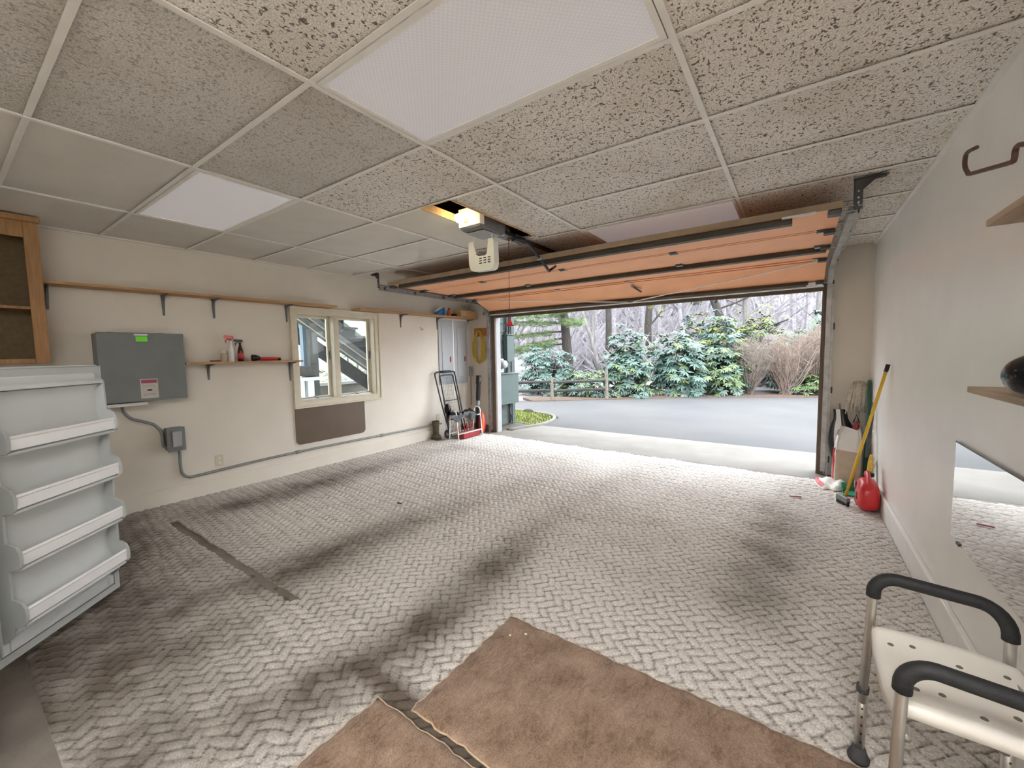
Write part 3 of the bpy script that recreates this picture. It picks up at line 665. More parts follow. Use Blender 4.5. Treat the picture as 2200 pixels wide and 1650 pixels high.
B().tube(smoothpath([(.03, 1.372, .518), (.027, 1.372, .45), (.027, 1.372, .33), (.027, 1.385, .265), (.027, 1.43, .222), (.027, 1.52, .218), (.027, 2.0, .236), (.027, 2.6, .246), (.027, 3.4, .240), (.027, 4.2, .232), (.027, 4.98, .224)], 5), .0135, 10).make('pipe', 'conduit_grey', t, smooth=True)
for y, z in ((2.527, .2455), (3.756, .2365), (4.75, .227)):
    B().lathe([(.017, -.03), (.02, -.028), (.02, .028), (.017, .03)], (.027, y, z), 12, axis=(0, 1, 0)).make('coupling', 'conduit_grey', t, smooth=True)
for y, z, lb in ((1.709, .323, 'ivory wall outlet above the conduit, below the junction box'), (4.925, .33, 'ivory wall outlet beside the black hand cart')):
    t = thing('wall_outlet', lb, 'outlet', (0, y, z), 'wall outlets')
    box(0, .007, y-.036, y+.036, z-.058, z+.058).make('plate', 'outlet_ivory', t, bevel=.003)
    for dz in (-.024, .024): B().lathe([(.017, 0), (.016, .003)], (.007, y, z+dz), 14, axis=(1, 0, 0)).make('socket', 'casing_paint', t)
for y0, y1, lb in ((4.985, 5.335, 'grey breaker panel nearer the window, small red latch'), (5.365, 5.715, 'grey breaker panel nearer the garage door, small red latch')):
    t = thing('breaker_panel', lb, 'panel', (.01, (y0+y1)/2, .88), 'breaker panels')
    box(0, .018, y0, y1, .88, 1.99).make('cover', 'panel_light_grey', t, bevel=.003)
    d = box(.018, .026, y0+.07, y1-.06, 1.0, 1.87).make('door', 'panel_light_grey', t, bevel=.003)
    box(.026, .036, y1-.10, y1-.075, 1.27, 1.36).make('latch', 'red_dark', d, bevel=.002)
struct(box(0, .012, 5.335, 5.365, .86, 2.0).make('trim_7', 'white_paint')); struct(box(0, .012, 5.715, 5.74, .86, 2.0).make('trim_8', 'white_paint'))
t = thing('timer_box', 'small grey outlet box with hanging cable in the far corner by the breaker panels', 'box', (.03, 5.77, .5))
B().prism(rrect(5.745, 5.815, .985, 1.165, .02, 'bl br tl tr'), 'x', 0, .05).make('body', 'panel_light_grey', t); box(.05, .056, 5.765, 5.795, 1.01, 1.14).make('face', 'conduit_grey', t)
B().tube(smoothpath([(.03, 5.78, .99), (.03, 5.775, .9), (.035, 5.765, .8), (.025, 5.78, .7), (.025, 5.78, .45)], 4), .009, 8).make('cable', 'conduit_grey', t, smooth=True)
t = thing('wall_hook', 'small metal screw hook in the wall between window and breaker panels', 'hook', (0, 4.597, 1.81))
B().tube(smoothpath([(.0, 4.597, 1.835), (.015, 4.597, 1.835), (.02, 4.597, 1.815), (.03, 4.60, 1.80), (.04, 4.615, 1.805), (.04, 4.62, 1.82)], 4), .004, 6).make('rod', 'dark_steel', t)

# rope on its board
t = thing('hook_board', 'orange-brown wooden board on the wall beside the garage door', 'board', bw(.25, -.01, 1.71))
B().box(.10, .40, -.022, -.001, 1.715, 1.865).xf(MB).make('board', 'board_orange', t, bevel=.003)
B().tube([bw(.23, -.02, 1.83), bw(.23, -.075, 1.825), bw(.23, -.08, 1.85)], .006, 6).make('peg', 'dark_steel', t)
rp = thing('rope_coil', 'coil of yellow rope hanging from the orange-brown board', 'rope', bw(.24, -.05, 1.25))
for k in range(15):
    r_ = random.Random(k); pts = []
    for i in range(28):
        a = 2*PI*i/28; rx = .055+.035*r_.random()*.6+.006*k; zc = 1.53+.012*r_.uniform(-1, 1)
        pts.append(bw(.235+rx*math.sin(a)*(1-.25*math.cos(a)), -.045+.012*math.sin(a*2+k)+.0012*k-.016, zc+(.29+.015*r_.uniform(-1, 1))*math.cos(a)))
    B().tube(pts, .0065, 6, closed=True).make('loop', 'rope_yellow', rp, smooth=True)

# ------------------------------------------------------------------ open wall cabinet above the freezer
t = thing('wall_cabinet', 'open wooden wall cabinet with shelves hung under the ceiling at far left', 'cabinet', (.15, -.1, 1.38))
CY0, CY1 = -.75, .555
box(.0, .02, CY0, CY1, 1.385, 2.45).make('back_panel', 'hardboard_dark', t)
box(.02, .285, CY1-.02, CY1, 1.385, 2.45).make('side_panel', 'cabinet_wood', t); box(.02, .285, CY0, CY0+.02, 1.385, 2.45).make('side_panel', 'cabinet_wood', t)
box(.02, .285, CY0+.02, CY1-.02, 1.395, 1.415).make('bottom_panel', 'cabinet_wood', t); box(.02, .285, CY0+.02, CY1-.02, 2.41, 2.43).make('top_panel', 'cabinet_wood', t)
for z in (1.79,): box(.02, .27, CY0+.02, CY1-.02, z, z+.02).make('shelf', 'cabinet_wood', t)
box(.285, .305, CY1-.075, CY1, 1.385, 2.45).make('stile', 'cabinet_wood', t, bevel=.003); box(.285, .305, CY0, CY0+.07, 1.385, 2.45).make('stile', 'cabinet_wood', t, bevel=.003)
box(.285, .305, CY0+.07, CY1-.075, 2.31, 2.45).make('top_rail', 'cabinet_wood', t, bevel=.003); box(.285, .305, CY0+.07, CY1-.075, 1.385, 1.42).make('bottom_rail', 'cabinet_wood', t, bevel=.003)
box(.285, .325, CY0-.01, CY1+.01, 2.425, 2.468).make('crown', 'cabinet_wood', t, bevel=.004)
tag(B().ell((.17, .42, 1.4205), .035, .028, .006, 10, 6, lambda p: (p[0], p[1], max(p[2], 0))).make('putty_tin', 'black_plastic', smooth=True), 'small dark lump in the corner of the wooden cabinet bottom', 'tin')

# ------------------------------------------------------------------ upright freezer with its door swung open
FE = Vector((.68619, -.72742, 0)); FN = Vector((.72742, .68619, 0)); FP = Vector((1.7118, .56354, 0))
fz = thing('freezer', 'white upright freezer whose open door shows four shelves with silver rails', 'freezer', (2.52, -.34, -.02))
FM = Matrix(((FE.x, FN.x, 0, FP.x), (FE.y, FN.y, 0, FP.y), (0, 0, 1, 0), (0, 0, 0, 1)))   # local: s along door, n towards room, z
def fd(b): return b.xf(FM)
body = box(2.19, 2.87, -.68, -.012, .03, 1.395)
body.make('body', 'plastic_white', fz, bevel=.012)
for x in (2.23, 2.83):
    for y in (-.63, -.06): B().lathe([(.02, -.018), (.02, .0), (.012, .035)], (x, y, 0), 10).make('foot', 'rubber_grey', fz)
for z in (.06, 1.36): box(2.175, 2.24, -.03, .045, z-.012, z+.012).make('hinge', 'galvanised', fz)
dr = fd(box(-.01, .69, -.065, -.008, .05, 1.376)).make('door', 'plastic_white', fz, bevel=.008)
# gasket ring
def ring3(s0, s1, z0, z1, w, n0, n1):
    b = B(); vs = []
    for n in (n0, n1):
        vs += [(s0, n, z0), (s1, n, z0), (s1, n, z1), (s0, n, z1), (s0+w, n, z0+w), (s1-w, n, z0+w), (s1-w, n, z1-w), (s0+w, n, z1-w)]
    fs = []
    for o, fl in ((0, 1), (8, 0)):
        for i in range(4):
            q = (o+i, o+(i+1) % 4, o+4+(i+1) % 4, o+4+i); fs.append(q if fl else q[::-1])
    for i in range(4):
        j = (i+1) % 4; fs += [(i, j, 8+j, 8+i), (4+j, 4+i, 12+i, 12+j)]
    return b.add(vs, fs)
fd(ring3(-.004, .684, .056, 1.368, .034, -.008, .006)).make('gasket', 'plastic_grey_shade', dr, bevel=.003)
fd(box(.038, .642, -.008, .012, .098, 1.332)).make('liner_panel', 'plastic_white', dr, bevel=.006)
# moulded side cheeks with a rounded lobe at every bin
lobes = [1.055, .795, .540, .285]
def cheek():
    pts = [(.008, .155), (.008, 1.285), (.045, 1.30), (.058, 1.285), (.062, 1.13)]
    for i, zc in enumerate(lobes):
        pts += [(.062, zc+.072), (.078, zc+.066), (.098, zc+.052), (.110, zc+.025), (.113, zc-.010), (.110, zc-.040), (.100, zc-.052), (.064, zc-.060)]
        if i == 3: pts += [(.05, zc-.10), (.02, .155)]
    return pts
for s0, s1 in ((.042, .056), (.622, .636)):
    fd(B().prism(cheek(), 'x', s0, s1)).make('shelf_cheek', 'plastic_grey_shade', dr, bevel=.004)  # same white plastic as the door; shade put into the colour
fd(B().prism([(.008, 1.285), (.045, 1.30), (.060, 1.29), (.060, 1.272), (.04, 1.278), (.008, 1.262)], 'x', .056, .622)).make('top_hood', 'plastic_white', dr, bevel=.004)
for i, zc in enumerate(lobes):
    fd(B().prism([(.010, zc-.035), (.05, zc-.062), (.092, zc-.066), (.100, zc-.058), (.092, zc-.050), (.05, zc-.046), (.010, zc-.012)], 'x', .056, .622)).make('bin_floor', 'plastic_white', dr, smooth=False, bevel=.003)
    b = B().prism([(.094, zc-.040), (.101, zc-.040), (.101, zc+.006), (.104, zc+.012), (.101, zc+.022), (.094, zc+.022), (.092, zc+.012)], 'x', .0565, .6215)
    fd(b).make('bin_rail', 'rail_silver', dr)
# inside walls of the compartments curve back to the liner
    up = lobes[i-1]-.066 if i else 1.268
    fd(B().grid(lambda u, v: (.056+.566*u, .0125+.022*(2*abs(v-.5))**3, (zc-.014)*(1-v)+up*v), 1, 10)).make('bin_back', 'plastic_white', dr, smooth=True)
fd(ring3(.075, .61, .105, .165, .006, .012, .017)).make('moulded_recess', 'plastic_white', dr)
fd(box(.62, .66, -.10, -.065, .5, .95)).make('handle', 'plastic_white', dr, bevel=.01)

# ------------------------------------------------------------------ garage door, tracks
gd = thing('garage_door', 'raised sectional garage door, orange-tan inner face with dark steel struts', 'door', (2.93, 4.6, 2.2))
DX0, DX1 = .60, 5.205
SEC = [((3.49, 2.305), (4.065, 2.302)), ((4.07, 2.302), (4.64, 2.298)), ((4.645, 2.298), (5.20, 2.285)), ((5.205, 2.282), (5.66, 2.105))]
def yfix(x, y): return y - .025*(x-2.93)*.55
def slab(p, q, x0, x1, lo, hi):
    """slab along segment p-q in the y,z plane; lo/hi = offsets along its upward normal"""
    d = Vector((q[0]-p[0], q[1]-p[1])); d.normalize(); n = Vector((-d.y, d.x))
    poly = [(p[0]+n.x*lo, p[1]+n.y*lo), (q[0]+n.x*lo, q[1]+n.y*lo), (q[0]+n.x*hi, q[1]+n.y*hi), (p[0]+n.x*hi, p[1]+n.y*hi)]
    b = B().prism(poly, 'x', x0, x1); b.v = [(x, yfix(x, y), z) for x, y, z in b.v]; return b
secs = []
for i, (p, q) in enumerate(SEC):
    secs.append(slab(p, q, DX0, DX1, 0, .036).make('door_section', 'door_panel', gd, bevel=.003))
def lerp(i, t, off=0):
    p, q = SEC[i]; return (p[0]+(q[0]-p[0])*t, p[1]+(q[1]-p[1])*t+off)
p0 = SEC[0][0]
b = B().prism([(p0[0]-.012, p0[1]-.004), (p0[0]-.0005, p0[1]-.004), (p0[0]-.0005, p0[1]+.040), (p0[0]-.012, p0[1]+.040)], 'x', DX0, DX1); b.v = [(x, yfix(x, y), z) for x, y, z in b.v]; b.make('top_edge_strip', 'door_edge', gd)
def strut(i, t0, t1, dep, x0, x1, name='strut'):
    a, c = lerp(i, t0), lerp(i, t1)
    b = slab(a, c, x0, x1, -dep, -.0008); return b.make(name, 'strut_steel', gd, bevel=.004)
strut(0, .045, .16, .048, DX0+.16, DX1-.27)
strut(2, .02, .15, .045, DX0+.02, DX1-.03)
strut(3, .86, .975, .040, DX0+.02, DX1-.14)
b = slab(lerp(3, .985), lerp(3, 1.015), DX0, DX1, -.030, .036); b.make('bottom_seal', 'door_wood_trim', gd)
b = slab(lerp(3, .955), lerp(3, .985), DX0, DX1, -.054, -.0405); b.make('seal_lip', 'white_paint', gd)
# stiffening ribs at the joints
for i, t0, t1, dep in ((2, .90, .985, .012), (3, .02, .07, .012), (0, .93, .99, .004), (1, .01, .06, .004)):
    slab(lerp(i, t0), lerp(i, t1), DX0+.03, DX1-.03, -dep, -.0008).make('rib', 'door_panel', gd, bevel=.002)
box(DX1-.33, DX1-.14, yfix(5, 3.462), yfix(5, 3.480), 2.286, 2.299).make('white_clip', 'paper_white', gd)
def hinge(x, i, t):
    y, z = lerp(i, t); y = yfix(x, y)
    h = box(x-.035, x+.035, y-.045, y+.045, z-.008, z-.001).make('hinge', 'dark_steel', gd, bevel=.002)
    B().tube([(x-.03, y, z-.013), (x+.03, y, z-.013)], .009, 8).make('hinge_barrel', 'galvanised', h)
for x in (.70, 1.72, 2.86, 4.02, 5.12): hinge(x, 0, .99)
for x in (.70, 2.05, 3.95, 5.12): hinge(x, 1, .965)
for x in (.70, 2.2, 3.2, 5.12): hinge(x, 2, .955)
for x, sg in ((DX0, -1), (DX1, 1)):          # roller brackets
    for i, t in ((0, .08), (0, .99), (1, .98), (2, .97), (3, .92)):
        y, z = lerp(i, t); y = yfix(x, y)
        r = box(x-.075 if sg > 0 else x+.005, x-.005 if sg > 0 else x+.075, y-.04, y+.04, z-.035, z-.002).make('roller_bracket', 'dark_steel', gd, bevel=.004)
        B().tube([(x-sg*.04, y, z-.02), (x+sg*(.075 if sg > 0 else .13), y, z-.02)], .007, 8).make('roller_stem', 'galvanised', r)
        B().lathe([(.02, -.008), (.022, 0), (.02, .008)], (x+sg*(.078 if sg > 0 else .132), y, z-.02), 12, axis=(1, 0, 0)).make('roller', 'rubber_grey', r, smooth=True)
yb, zb = lerp(3, .9); ya, za = lerp(2, .97)
for xa, xb in ((DX0+.05, 3.05), (DX1-.05, 3.12)):
    B().tube([(xa, yfix(xa, ya), za-.022), (xb, yfix(xb, yb), zb-.045)], .007, 6).make('truss_rod', 'white_paint', gd)
lk = B().bar((3.22, yfix(3.2, 5.29), 2.235), (3.30, yfix(3.2, 5.40), 2.165), .03, .012).make('lock_handle', 'black_plastic', gd, bevel=.003)
B().lathe([(.022, 0), (.016, .03)], (3.22, yfix(3.2, 5.29), 2.228), 12).make('lock_boss', 'galvanised', lk)
box(5.05, 5.195, yfix(5.1, 5.60), yfix(5.1, 5.66), 2.06, 2.112).make('bottom_bracket', 'galvanised', gd, bevel=.003)

def track(x, sg, label):
    t = thing('door_track', label, 'track', (x, 5.2, 0), 'garage door tracks')
    yv = bw(x, -.055)[1]; R = .34; zt = 2.268
    path = [(x, yv, .03), (x, yv, 1.0), (x, yv, zt-R)] + arc((x, yv-R, zt-R), R, 0, PI/2, 10, 'yz')[1:] + [(x, 4.3, zt+.006), (x, 3.47, zt+.012)]
    b = B(); w, d = .028, .052; prof = [(-w, -.003), (-w, .003), (w-.003, .003), (w-.003, -d*.4), (w, -d*.4), (w, -.003)]
    # C-channel swept in the y,z plane; inner lip towards the door
    ns = []
    for i in range(len(path)):
        a, c = Vector(path[max(i-1, 0)]), Vector(path[min(i+1, len(path)-1)]); tn = (c-a).normalized(); ns.append(Vector((0, tn.z, -tn.y)))
    prof = [(0.0, -.030), (0.0, .030), (-sg*.045, .030), (-sg*.045, .024), (-sg*.006, .024), (-sg*.006, -.024), (-sg*.045, -.024), (-sg*.045, -.030)]
    vs = []; fs = []; m = len(prof)
    for p, n in zip(path, ns):
        for a, c in prof: vs.append(Vector(p)+Vector((a, 0, 0))+n*c)
    for i in range(len(path)-1):
        for k in range(m): fs.append((i*m+k, i*m+(k+1) % m, (i+1)*m+(k+1) % m, (i+1)*m+k))
    fs += [tuple(range(m-1, -1, -1)), tuple((len(path)-1)*m+k for k in range(m))]
    b.add([v+Vector((sg*.012, 0, 0)) for v in vs], fs).make('channel', 'track_steel', t)
    # angle iron riding above the horizontal run, wall angle beside the vertical one
    B().prism([(0, 0), (sg*.034, 0), (sg*.034, .003), (sg*.003, .003), (sg*.003, .034), (0, .034)], 'y', 3.46, 4.9).xf(Matrix.Translation((x+sg*.014, 0, zt+.03))).make('track_angle', 'galvanised', t)
    box(x+sg*.0135 if sg > 0 else x-.032, x+.032 if sg > 0 else x-.0135, yv-.02, yv+.052, -.02, 1.93).make('wall_angle', 'track_steel', t)
    for z in (.12, .9, 1.6): box(x-.02, x+.05 if sg > 0 else x+.02, yv+.031, yv+.054, z, z+.07).make('jamb_bracket', 'dark_steel', t, bevel=.003)
    # ceiling hanger
    yh = 3.475
    h = thing('x', None, None); bpy.data.objects.remove(h)
    B().prism([(x-.012, CZ-.006), (x+sg*.145, CZ-.006), (x+sg*.145, CZ-.022), (x+sg*.09, CZ-.026), (x+sg*.035, CZ-.075), (x+sg*.035, zt+.02), (x-.012, zt+.02)], 'y', yh-.004, yh+.004).make('hanger_gusset', 'dark_steel', t)
    hb = box(min(x-.015, x+sg*.155), max(x-.015, x+sg*.155), yh-.02, yh+.014, CZ-.010, CZ-.004).make('hanger_angle', 'dark_steel', t)
    box(x-.006, x+.034 if sg > 0 else x+.006, yh-.012, yh-.004, zt+.01, CZ-.006).make('hanger_strap', 'dark_steel', t)
    for dz in (.03, .06, .10): B().lathe([(.006, 0), (.006, .004)], (x+sg*.012, yh-.0125, zt+.02+dz), 8, axis=(0, -1, 0)).make('bolt', 'galvanised', t)
    if sg > 0:
        B().tube([(x+.02, yh, CZ-.004), (x+.12, yh+.006, CZ+.002)], .005, 5).make('wire_tie', 'dark_steel', t)
    return t
track(5.268, 1, 'right-hand galvanised garage door track by the corner with brooms')
track(.475, -1, 'left-hand galvanised garage door track by the breaker panels')

# ------------------------------------------------------------------ opener in its ceiling slot
OXC = 2.83
for x0, x1, y0, y1 in ((2.683, 2.691, 2.166, 3.30), (2.969, 2.977, 2.166, 3.30), (2.691, 2.969, 2.160, 2.168)):
    box(x0, x1, y0, y1, CZ-.003, CZ+.055).make('slot_edge', 'hatch_wood', ceil)
rag = [(2.69, CZ+.055)]; rr = random.Random(4)
for i in range(13): rag.append((2.691+.278*i/12, CZ+.018+.02*rr.random()))
rag.append((2.969, CZ+.055)); B().prism(rag, 'y', 2.169, 2.20).make('torn_edge', 'hatch_wood', ceil)
op = thing('door_opener', 'garage door opener with bare lit bulb, set in a slot cut in the ceiling', 'opener', (OXC, 2.7, 2.38))
B().prism([(2.56, 2.50), (2.56, 2.405), (2.60, 2.392), (2.84, 2.385), (2.88, 2.41), (2.90, 2.50)], 'x', 2.715, 2.935).make('housing', 'bracket_steel', op, bevel=.012)
box(2.712, 2.938, 2.545, 2.60, 2.415, 2.56).make('lamp_side_panel', 'lens_white', op, bevel=.006)
box(2.73, 2.92, 2.62, 2.83, 2.381, 2.3865).make('bottom_plate', 'panel_light_grey', op, bevel=.004)
B().lathe([(.052, -.06), (.058, -.04), (.058, .05), (.05, .065)], (2.83, 2.97, 2.465), 20, axis=(0, 1, 0)).make('motor', 'bracket_steel', op, smooth=True)
box(2.76, 2.90, 2.905, 2.925, 2.41, 2.52).make('motor_plate', 'galvanised', op)
B().lathe([(.018, 0), (.018, .04), (.022, .045)], (2.80, 2.545, 2.455), 12, axis=(0, -1, 0)).make('lamp_socket', 'lens_white', op)
B().ell((2.80, 2.462, 2.455), .036, .045, .036, 18, 12).make('bulb', 'bulb_glow', op, smooth=True)
box(2.852, 2.892, 2.93, 5.74, 2.428, 2.456).make('rail', 'black_plastic', op)
tr_ = box(2.845, 2.899, 3.10, 3.26, 2.405, 2.462).make('trolley', 'dark_steel', op, bevel=.003)
B().tube(smoothpath([(2.90, 3.10, 2.425), (2.985, 3.12, 2.395), (2.985, 3.25, 2.335), (2.985, 3.40, 2.262), (2.985, 3.535, 2.192)], 3), .013, 8).make('door_arm', 'black_plastic', op, smooth=True)
B().tube([(2.985, 3.530, 2.190), (2.985, 3.60, 2.225), (2.985, 3.665, 2.258)], .013, 8).make('arm_elbow', 'black_plastic', op, smooth=True)
B().lathe([(.016, -.02), (.016, .02)], (2.985, 3.36, 2.283), 8, axis=(1, 0, 0)).make('arm_bolt', 'galvanised', op)
B().tube([(2.862, 3.03, 2.43), (2.862, 3.03, 1.70)], .0022, 5).make('release_cord', 'red_dark', op)
B().lathe([(.007, .062), (.014, .05), (.03, .012), (.045, .004), (.045, 0)], (2.862, 3.03, 1.645), 12, sy=.5).make('release_handle', 'red_plastic', op, smooth=True)
# dangling lens cover: U-shaped tray with vents
lc = thing('lens_cover', 'cream plastic lens cover dangling unclipped below the opener', 'cover', (2.79, 2.75, 2.09))
Y0 = 2.73
outl = [(2.652, 2.335), (2.66, 2.350), (2.705, 2.352), (2.716, 2.30), (2.735, 2.235), (2.76, 2.222), (2.83, 2.218), (2.85, 2.232), (2.868, 2.35), (2.915, 2.345), (2.922, 2.325), (2.928, 2.15), (2.915, 2.105), (2.885, 2.093), (2.71, 2.098), (2.675, 2.112), (2.655, 2.16)]
B().prism(outl, 'y', Y0, Y0+.006).make('face', 'lens_white', lc, bevel=.002)
rim = B(); n = len(outl); cx_, cz_ = 2.79, 2.24
edge = [outl[i] for i in (0, 16, 15, 14, 13, 12, 11, 10)]
vs = [(x, Y0+.006, z) for x, z in edge]+[(x+(cx_-x)*.03, Y0+.07, z+(cz_-z)*.03) for x, z in edge]+[(x+(cx_-x)*.06, Y0+.07, z+(cz_-z)*.06) for x, z in edge]+[(x+(cx_-x)*.04, Y0+.006, z+(cz_-z)*.04) for x, z in edge]
m = len(edge); fs = []
for i in range(m-1):
    for k in range(4): a = k*m; c = ((k+1) % 4)*m; fs.append((a+i, a+i+1, c+i+1, c+i))
rim.add(vs, fs).make('rim', 'lens_white', lc, smooth=False)
for i in range(3):
    for j in range(3): box(2.77+.045*i, 2.798+.045*i, Y0-.0015, Y0+.001, 2.155+.02*j, 2.163+.02*j).make('vent_slot', 'black_plastic', lc)
B().tube([(2.69, Y0+.03, 2.34), (2.72, Y0-.0, 2.40)], .004, 5).make('hanger_tab', 'lens_white', lc)
B().tube([(2.89, Y0+.03, 2.34), (2.90, Y0-.0, 2.40)], .004, 5).make('hanger_tab', 'lens_white', lc)

# ------------------------------------------------------------------ right wall: mirror, rod hanger, shelves, helmet
t = thing('wall_mirror', 'wide frameless mirror fixed low on the right wall, reflecting the carpet', 'mirror', (XR-.008, 1.9, .49))
box(XR-.009, XR-.001, 1.05, 2.775, .492, .946).make('glass', 'mirror_silver', t)
box(XR-.011, XR-.0095, 1.05, 2.776, .944, .950).make('edge_strip', 'dark_steel', t)
for y in (1.3, 2.65): box(XR-.014, XR-.009, y-.02, y+.02, .486, .50).make('clip', 'dark_steel', t)
t = thing('rod_hanger', 'rusty bent-rod hanger high on the right wall', 'hanger', (5.5, 1.9, 1.9))
B().tube(smoothpath([(5.45, 2.011, 2.044), (5.45, 2.10, 2.062), (5.45, 2.123, 2.050), (5.45, 2.118, 2.02), (5.45, 2.085, 1.99), (5.45, 2.06, 1.977), (5.45, 1.9, 1.937), (5.45, 1.73, 1.895), (5.45, 1.703, 1.893), (5.45, 1.698, 1.915), (5.45, 1.68, 1.922), (5.45, 1.63, 1.906), (5.47, 1.57, 1.895), (5.55, 1.54, 1.89), (XR, 1.535, 1.89)], 4), .0065, 8).make('rod', 'rust_rod', t, smooth=True)
B().lathe([(.022, 0), (.022, .006)], (XR-.0065, 1.535, 1.89), 12, axis=(1, 0, 0)).make('rosette', 'rust_rod', t)
def side_shelf(xf, y1, zt, th, label):
    t = thing('side_shelf', label, 'shelf', (XR-.1, .6, zt-th), 'plank shelves on the right wall')
    box(xf, XR-.001, -.4, y1, zt-th, zt).make('board', 'plank_grey', t, bevel=.002)
    box(xf+.002, XR-.001, y1+.0005, y1+.003, zt-th+.006, zt-.006).make('end_grain', 'cabinet_wood', t)
    for y in (-.2, y1-.75): B().prism([(XR-.001, zt-th), (xf+.04, zt-th), (XR-.02, zt-th-.18), (XR-.001, zt-th-.18)], 'y', y-.008, y+.008).make('bracket', 'bracket_steel', t)
side_shelf(5.35, 1.472, 1.697, .016, 'upper plank shelf on the right wall, seen from below')
side_shelf(5.38, 1.652, 1.287, .017, 'lower plank shelf on the right wall, with the black ball on it')
t = thing('black_ball', 'glossy black ball resting at the front edge of the lower right shelf', 'ball', (5.40, 1.28, 1.287))
B().ell((5.402, 1.285, 1.336), .060, .068, .0485, 32, 20, lambda p: (p[0], p[1]*(1+.06*p[1]), p[2])).make('shell', 'black_gloss', t, smooth=True)
B().lathe([(.022, 0), (.024, .004), (.018, .009)], (5.396, 1.352, 1.338), 14, axis=(-.1, 1, 0)).make('valve_cap', 'black_plastic', t, smooth=True)

# ------------------------------------------------------------------ shower chair
sc = thing('shower_chair', 'white plastic shower chair with black foam armrests and aluminium legs', 'chair', (5.36, 1.47, 0))
def seat_fn(u, v):
    # u along x, v along y ; shallow dished seat with raised rims
    x = 5.205+.325*u; y = 1.325+.355*v
    cu, cv = 2*u-1, 2*v-1
    k = max(abs(cu), abs(cv)); rr = 1-.06*max(0, abs(cu)+abs(cv)-1.45)**1.0
    x = 5.3675+.1625*cu*rr; y = 1.5025+.1775*cv*rr
    z = .505+.022*(abs(cv)**3)-.012*(cu if cu > 0 else 0)**2-.004*abs(cu)**2
    if k > .93: z -= .012*((k-.93)/.07)**2
    return (x, y, z)
n = 24; b = B().grid(seat_fn, n, n); ring = [i for i in range(n+1)] + [(n+1)*j+n for j in range(1, n+1)] + [(n+1)*n+i for i in range(n-1, -1, -1)] + [(n+1)*j for j in range(n-1, 0, -1)]
o = len(b.v)
for i in ring: x, y, z = b.v[i]; b.v.append((5.3675+(x-5.3675)*1.01, 1.5025+(y-1.5025)*1.01, z-.028))
k_ = len(ring); o2 = len(b.v)
for i in ring: x, y, z = b.v[i]; b.v.append((5.3675+(x-5.3675)*.95, 1.5025+(y-1.5025)*.95, z-.030))
for i in range(k_):
    j = (i+1) % k_; b.f.append((ring[i], o+i, o+j, ring[j])); b.f.append((o+i, o2+i, o2+j, o+j))
st = b.make('seat', 'seat_plastic', sc, smooth=True)
for x, y in ((5.245, 1.60), (5.295, 1.615), (5.345, 1.56), (5.385, 1.585), (5.46, 1.54), (5.27, 1.42), (5.32, 1.43), (5.38, 1.38), (5.45, 1.44), (5.48, 1.61)):
    B().lathe([(.0075, 0), (.007, .0015)], (x, y, seat_fn((x-5.205)/.325, (y-1.325)/.355)[2]+.0002), 10).make('drain_hole', 'drain_shadow', st)
for ya, yf, dn, z0 in ((1.688, 1.722, 1, .002), (1.245, 1.208, -1, .018)):
    # one bent tube from leg to leg, foam sleeve on top
    xa, xb = 5.212, 5.505
    za = .672
    up = [(xa-.012, yf-.012*dn, .22), (xa, ya, .60)] + [(xa+.055-.055*math.cos(a), ya, za-.055+.055*math.sin(a)) for a in np.linspace(0.15, PI/2, 6)] + [(xb-.075+.075*math.sin(a), ya, za-.085+.085*math.cos(a)-.01) for a in np.linspace(0, PI/2-.15, 6)] + [(xb, ya, .56), (xb+.012, yf-.012*dn, .22)]
    B().tube(up, .0125, 10).make('arm_tube', 'aluminium', sc, smooth=True)
    fo = [(xa, ya, .602)] + [(xa+.055-.055*math.cos(a), ya, za-.055+.055*math.sin(a)) for a in np.linspace(0.15, PI/2, 8)] + [(xb-.075+.075*math.sin(a), ya, za-.085+.085*math.cos(a)-.01) for a in np.linspace(0, PI/2-.15, 8)] + [(xb, ya, .570)]
    B().tube(fo, .0185, 14).make('armrest', 'foam_black', sc, smooth=True)
    for x, xo in ((xa, -.012), (xb, .022)):
        lg = B().tube([(x+xo*.9, yf-.010*dn, .27), (x+xo, yf, z0+.02)], .0145, 12).make('leg', 'aluminium', sc, smooth=True)
        B().lathe([(.0165, -.012), (.0175, 0), (.0165, .012)], (x+xo*.9, yf-.010*dn, .265), 12).make('collar', 'rubber_grey', lg, smooth=True)
        B().lathe([(.030, 0), (.031, .010), (.022, .03), (.018, .045)], (x+xo, yf, z0), 14).make('rubber_foot', 'rubber_grey', lg, smooth=True)
        for q in range(5): B().lathe([(.003, 0), (.003, .003)], (x+xo*.95, yf-.005*dn-.0148, .08+.03*q), 6, axis=(0, -1, 0)).make('pin_hole', 'black_plastic', lg)
for x in (5.222, 5.495): B().tube([(x, 1.245, .488), (x, 1.688, .488)], .011, 8).make('cross_rail', 'aluminium', sc, smooth=True)

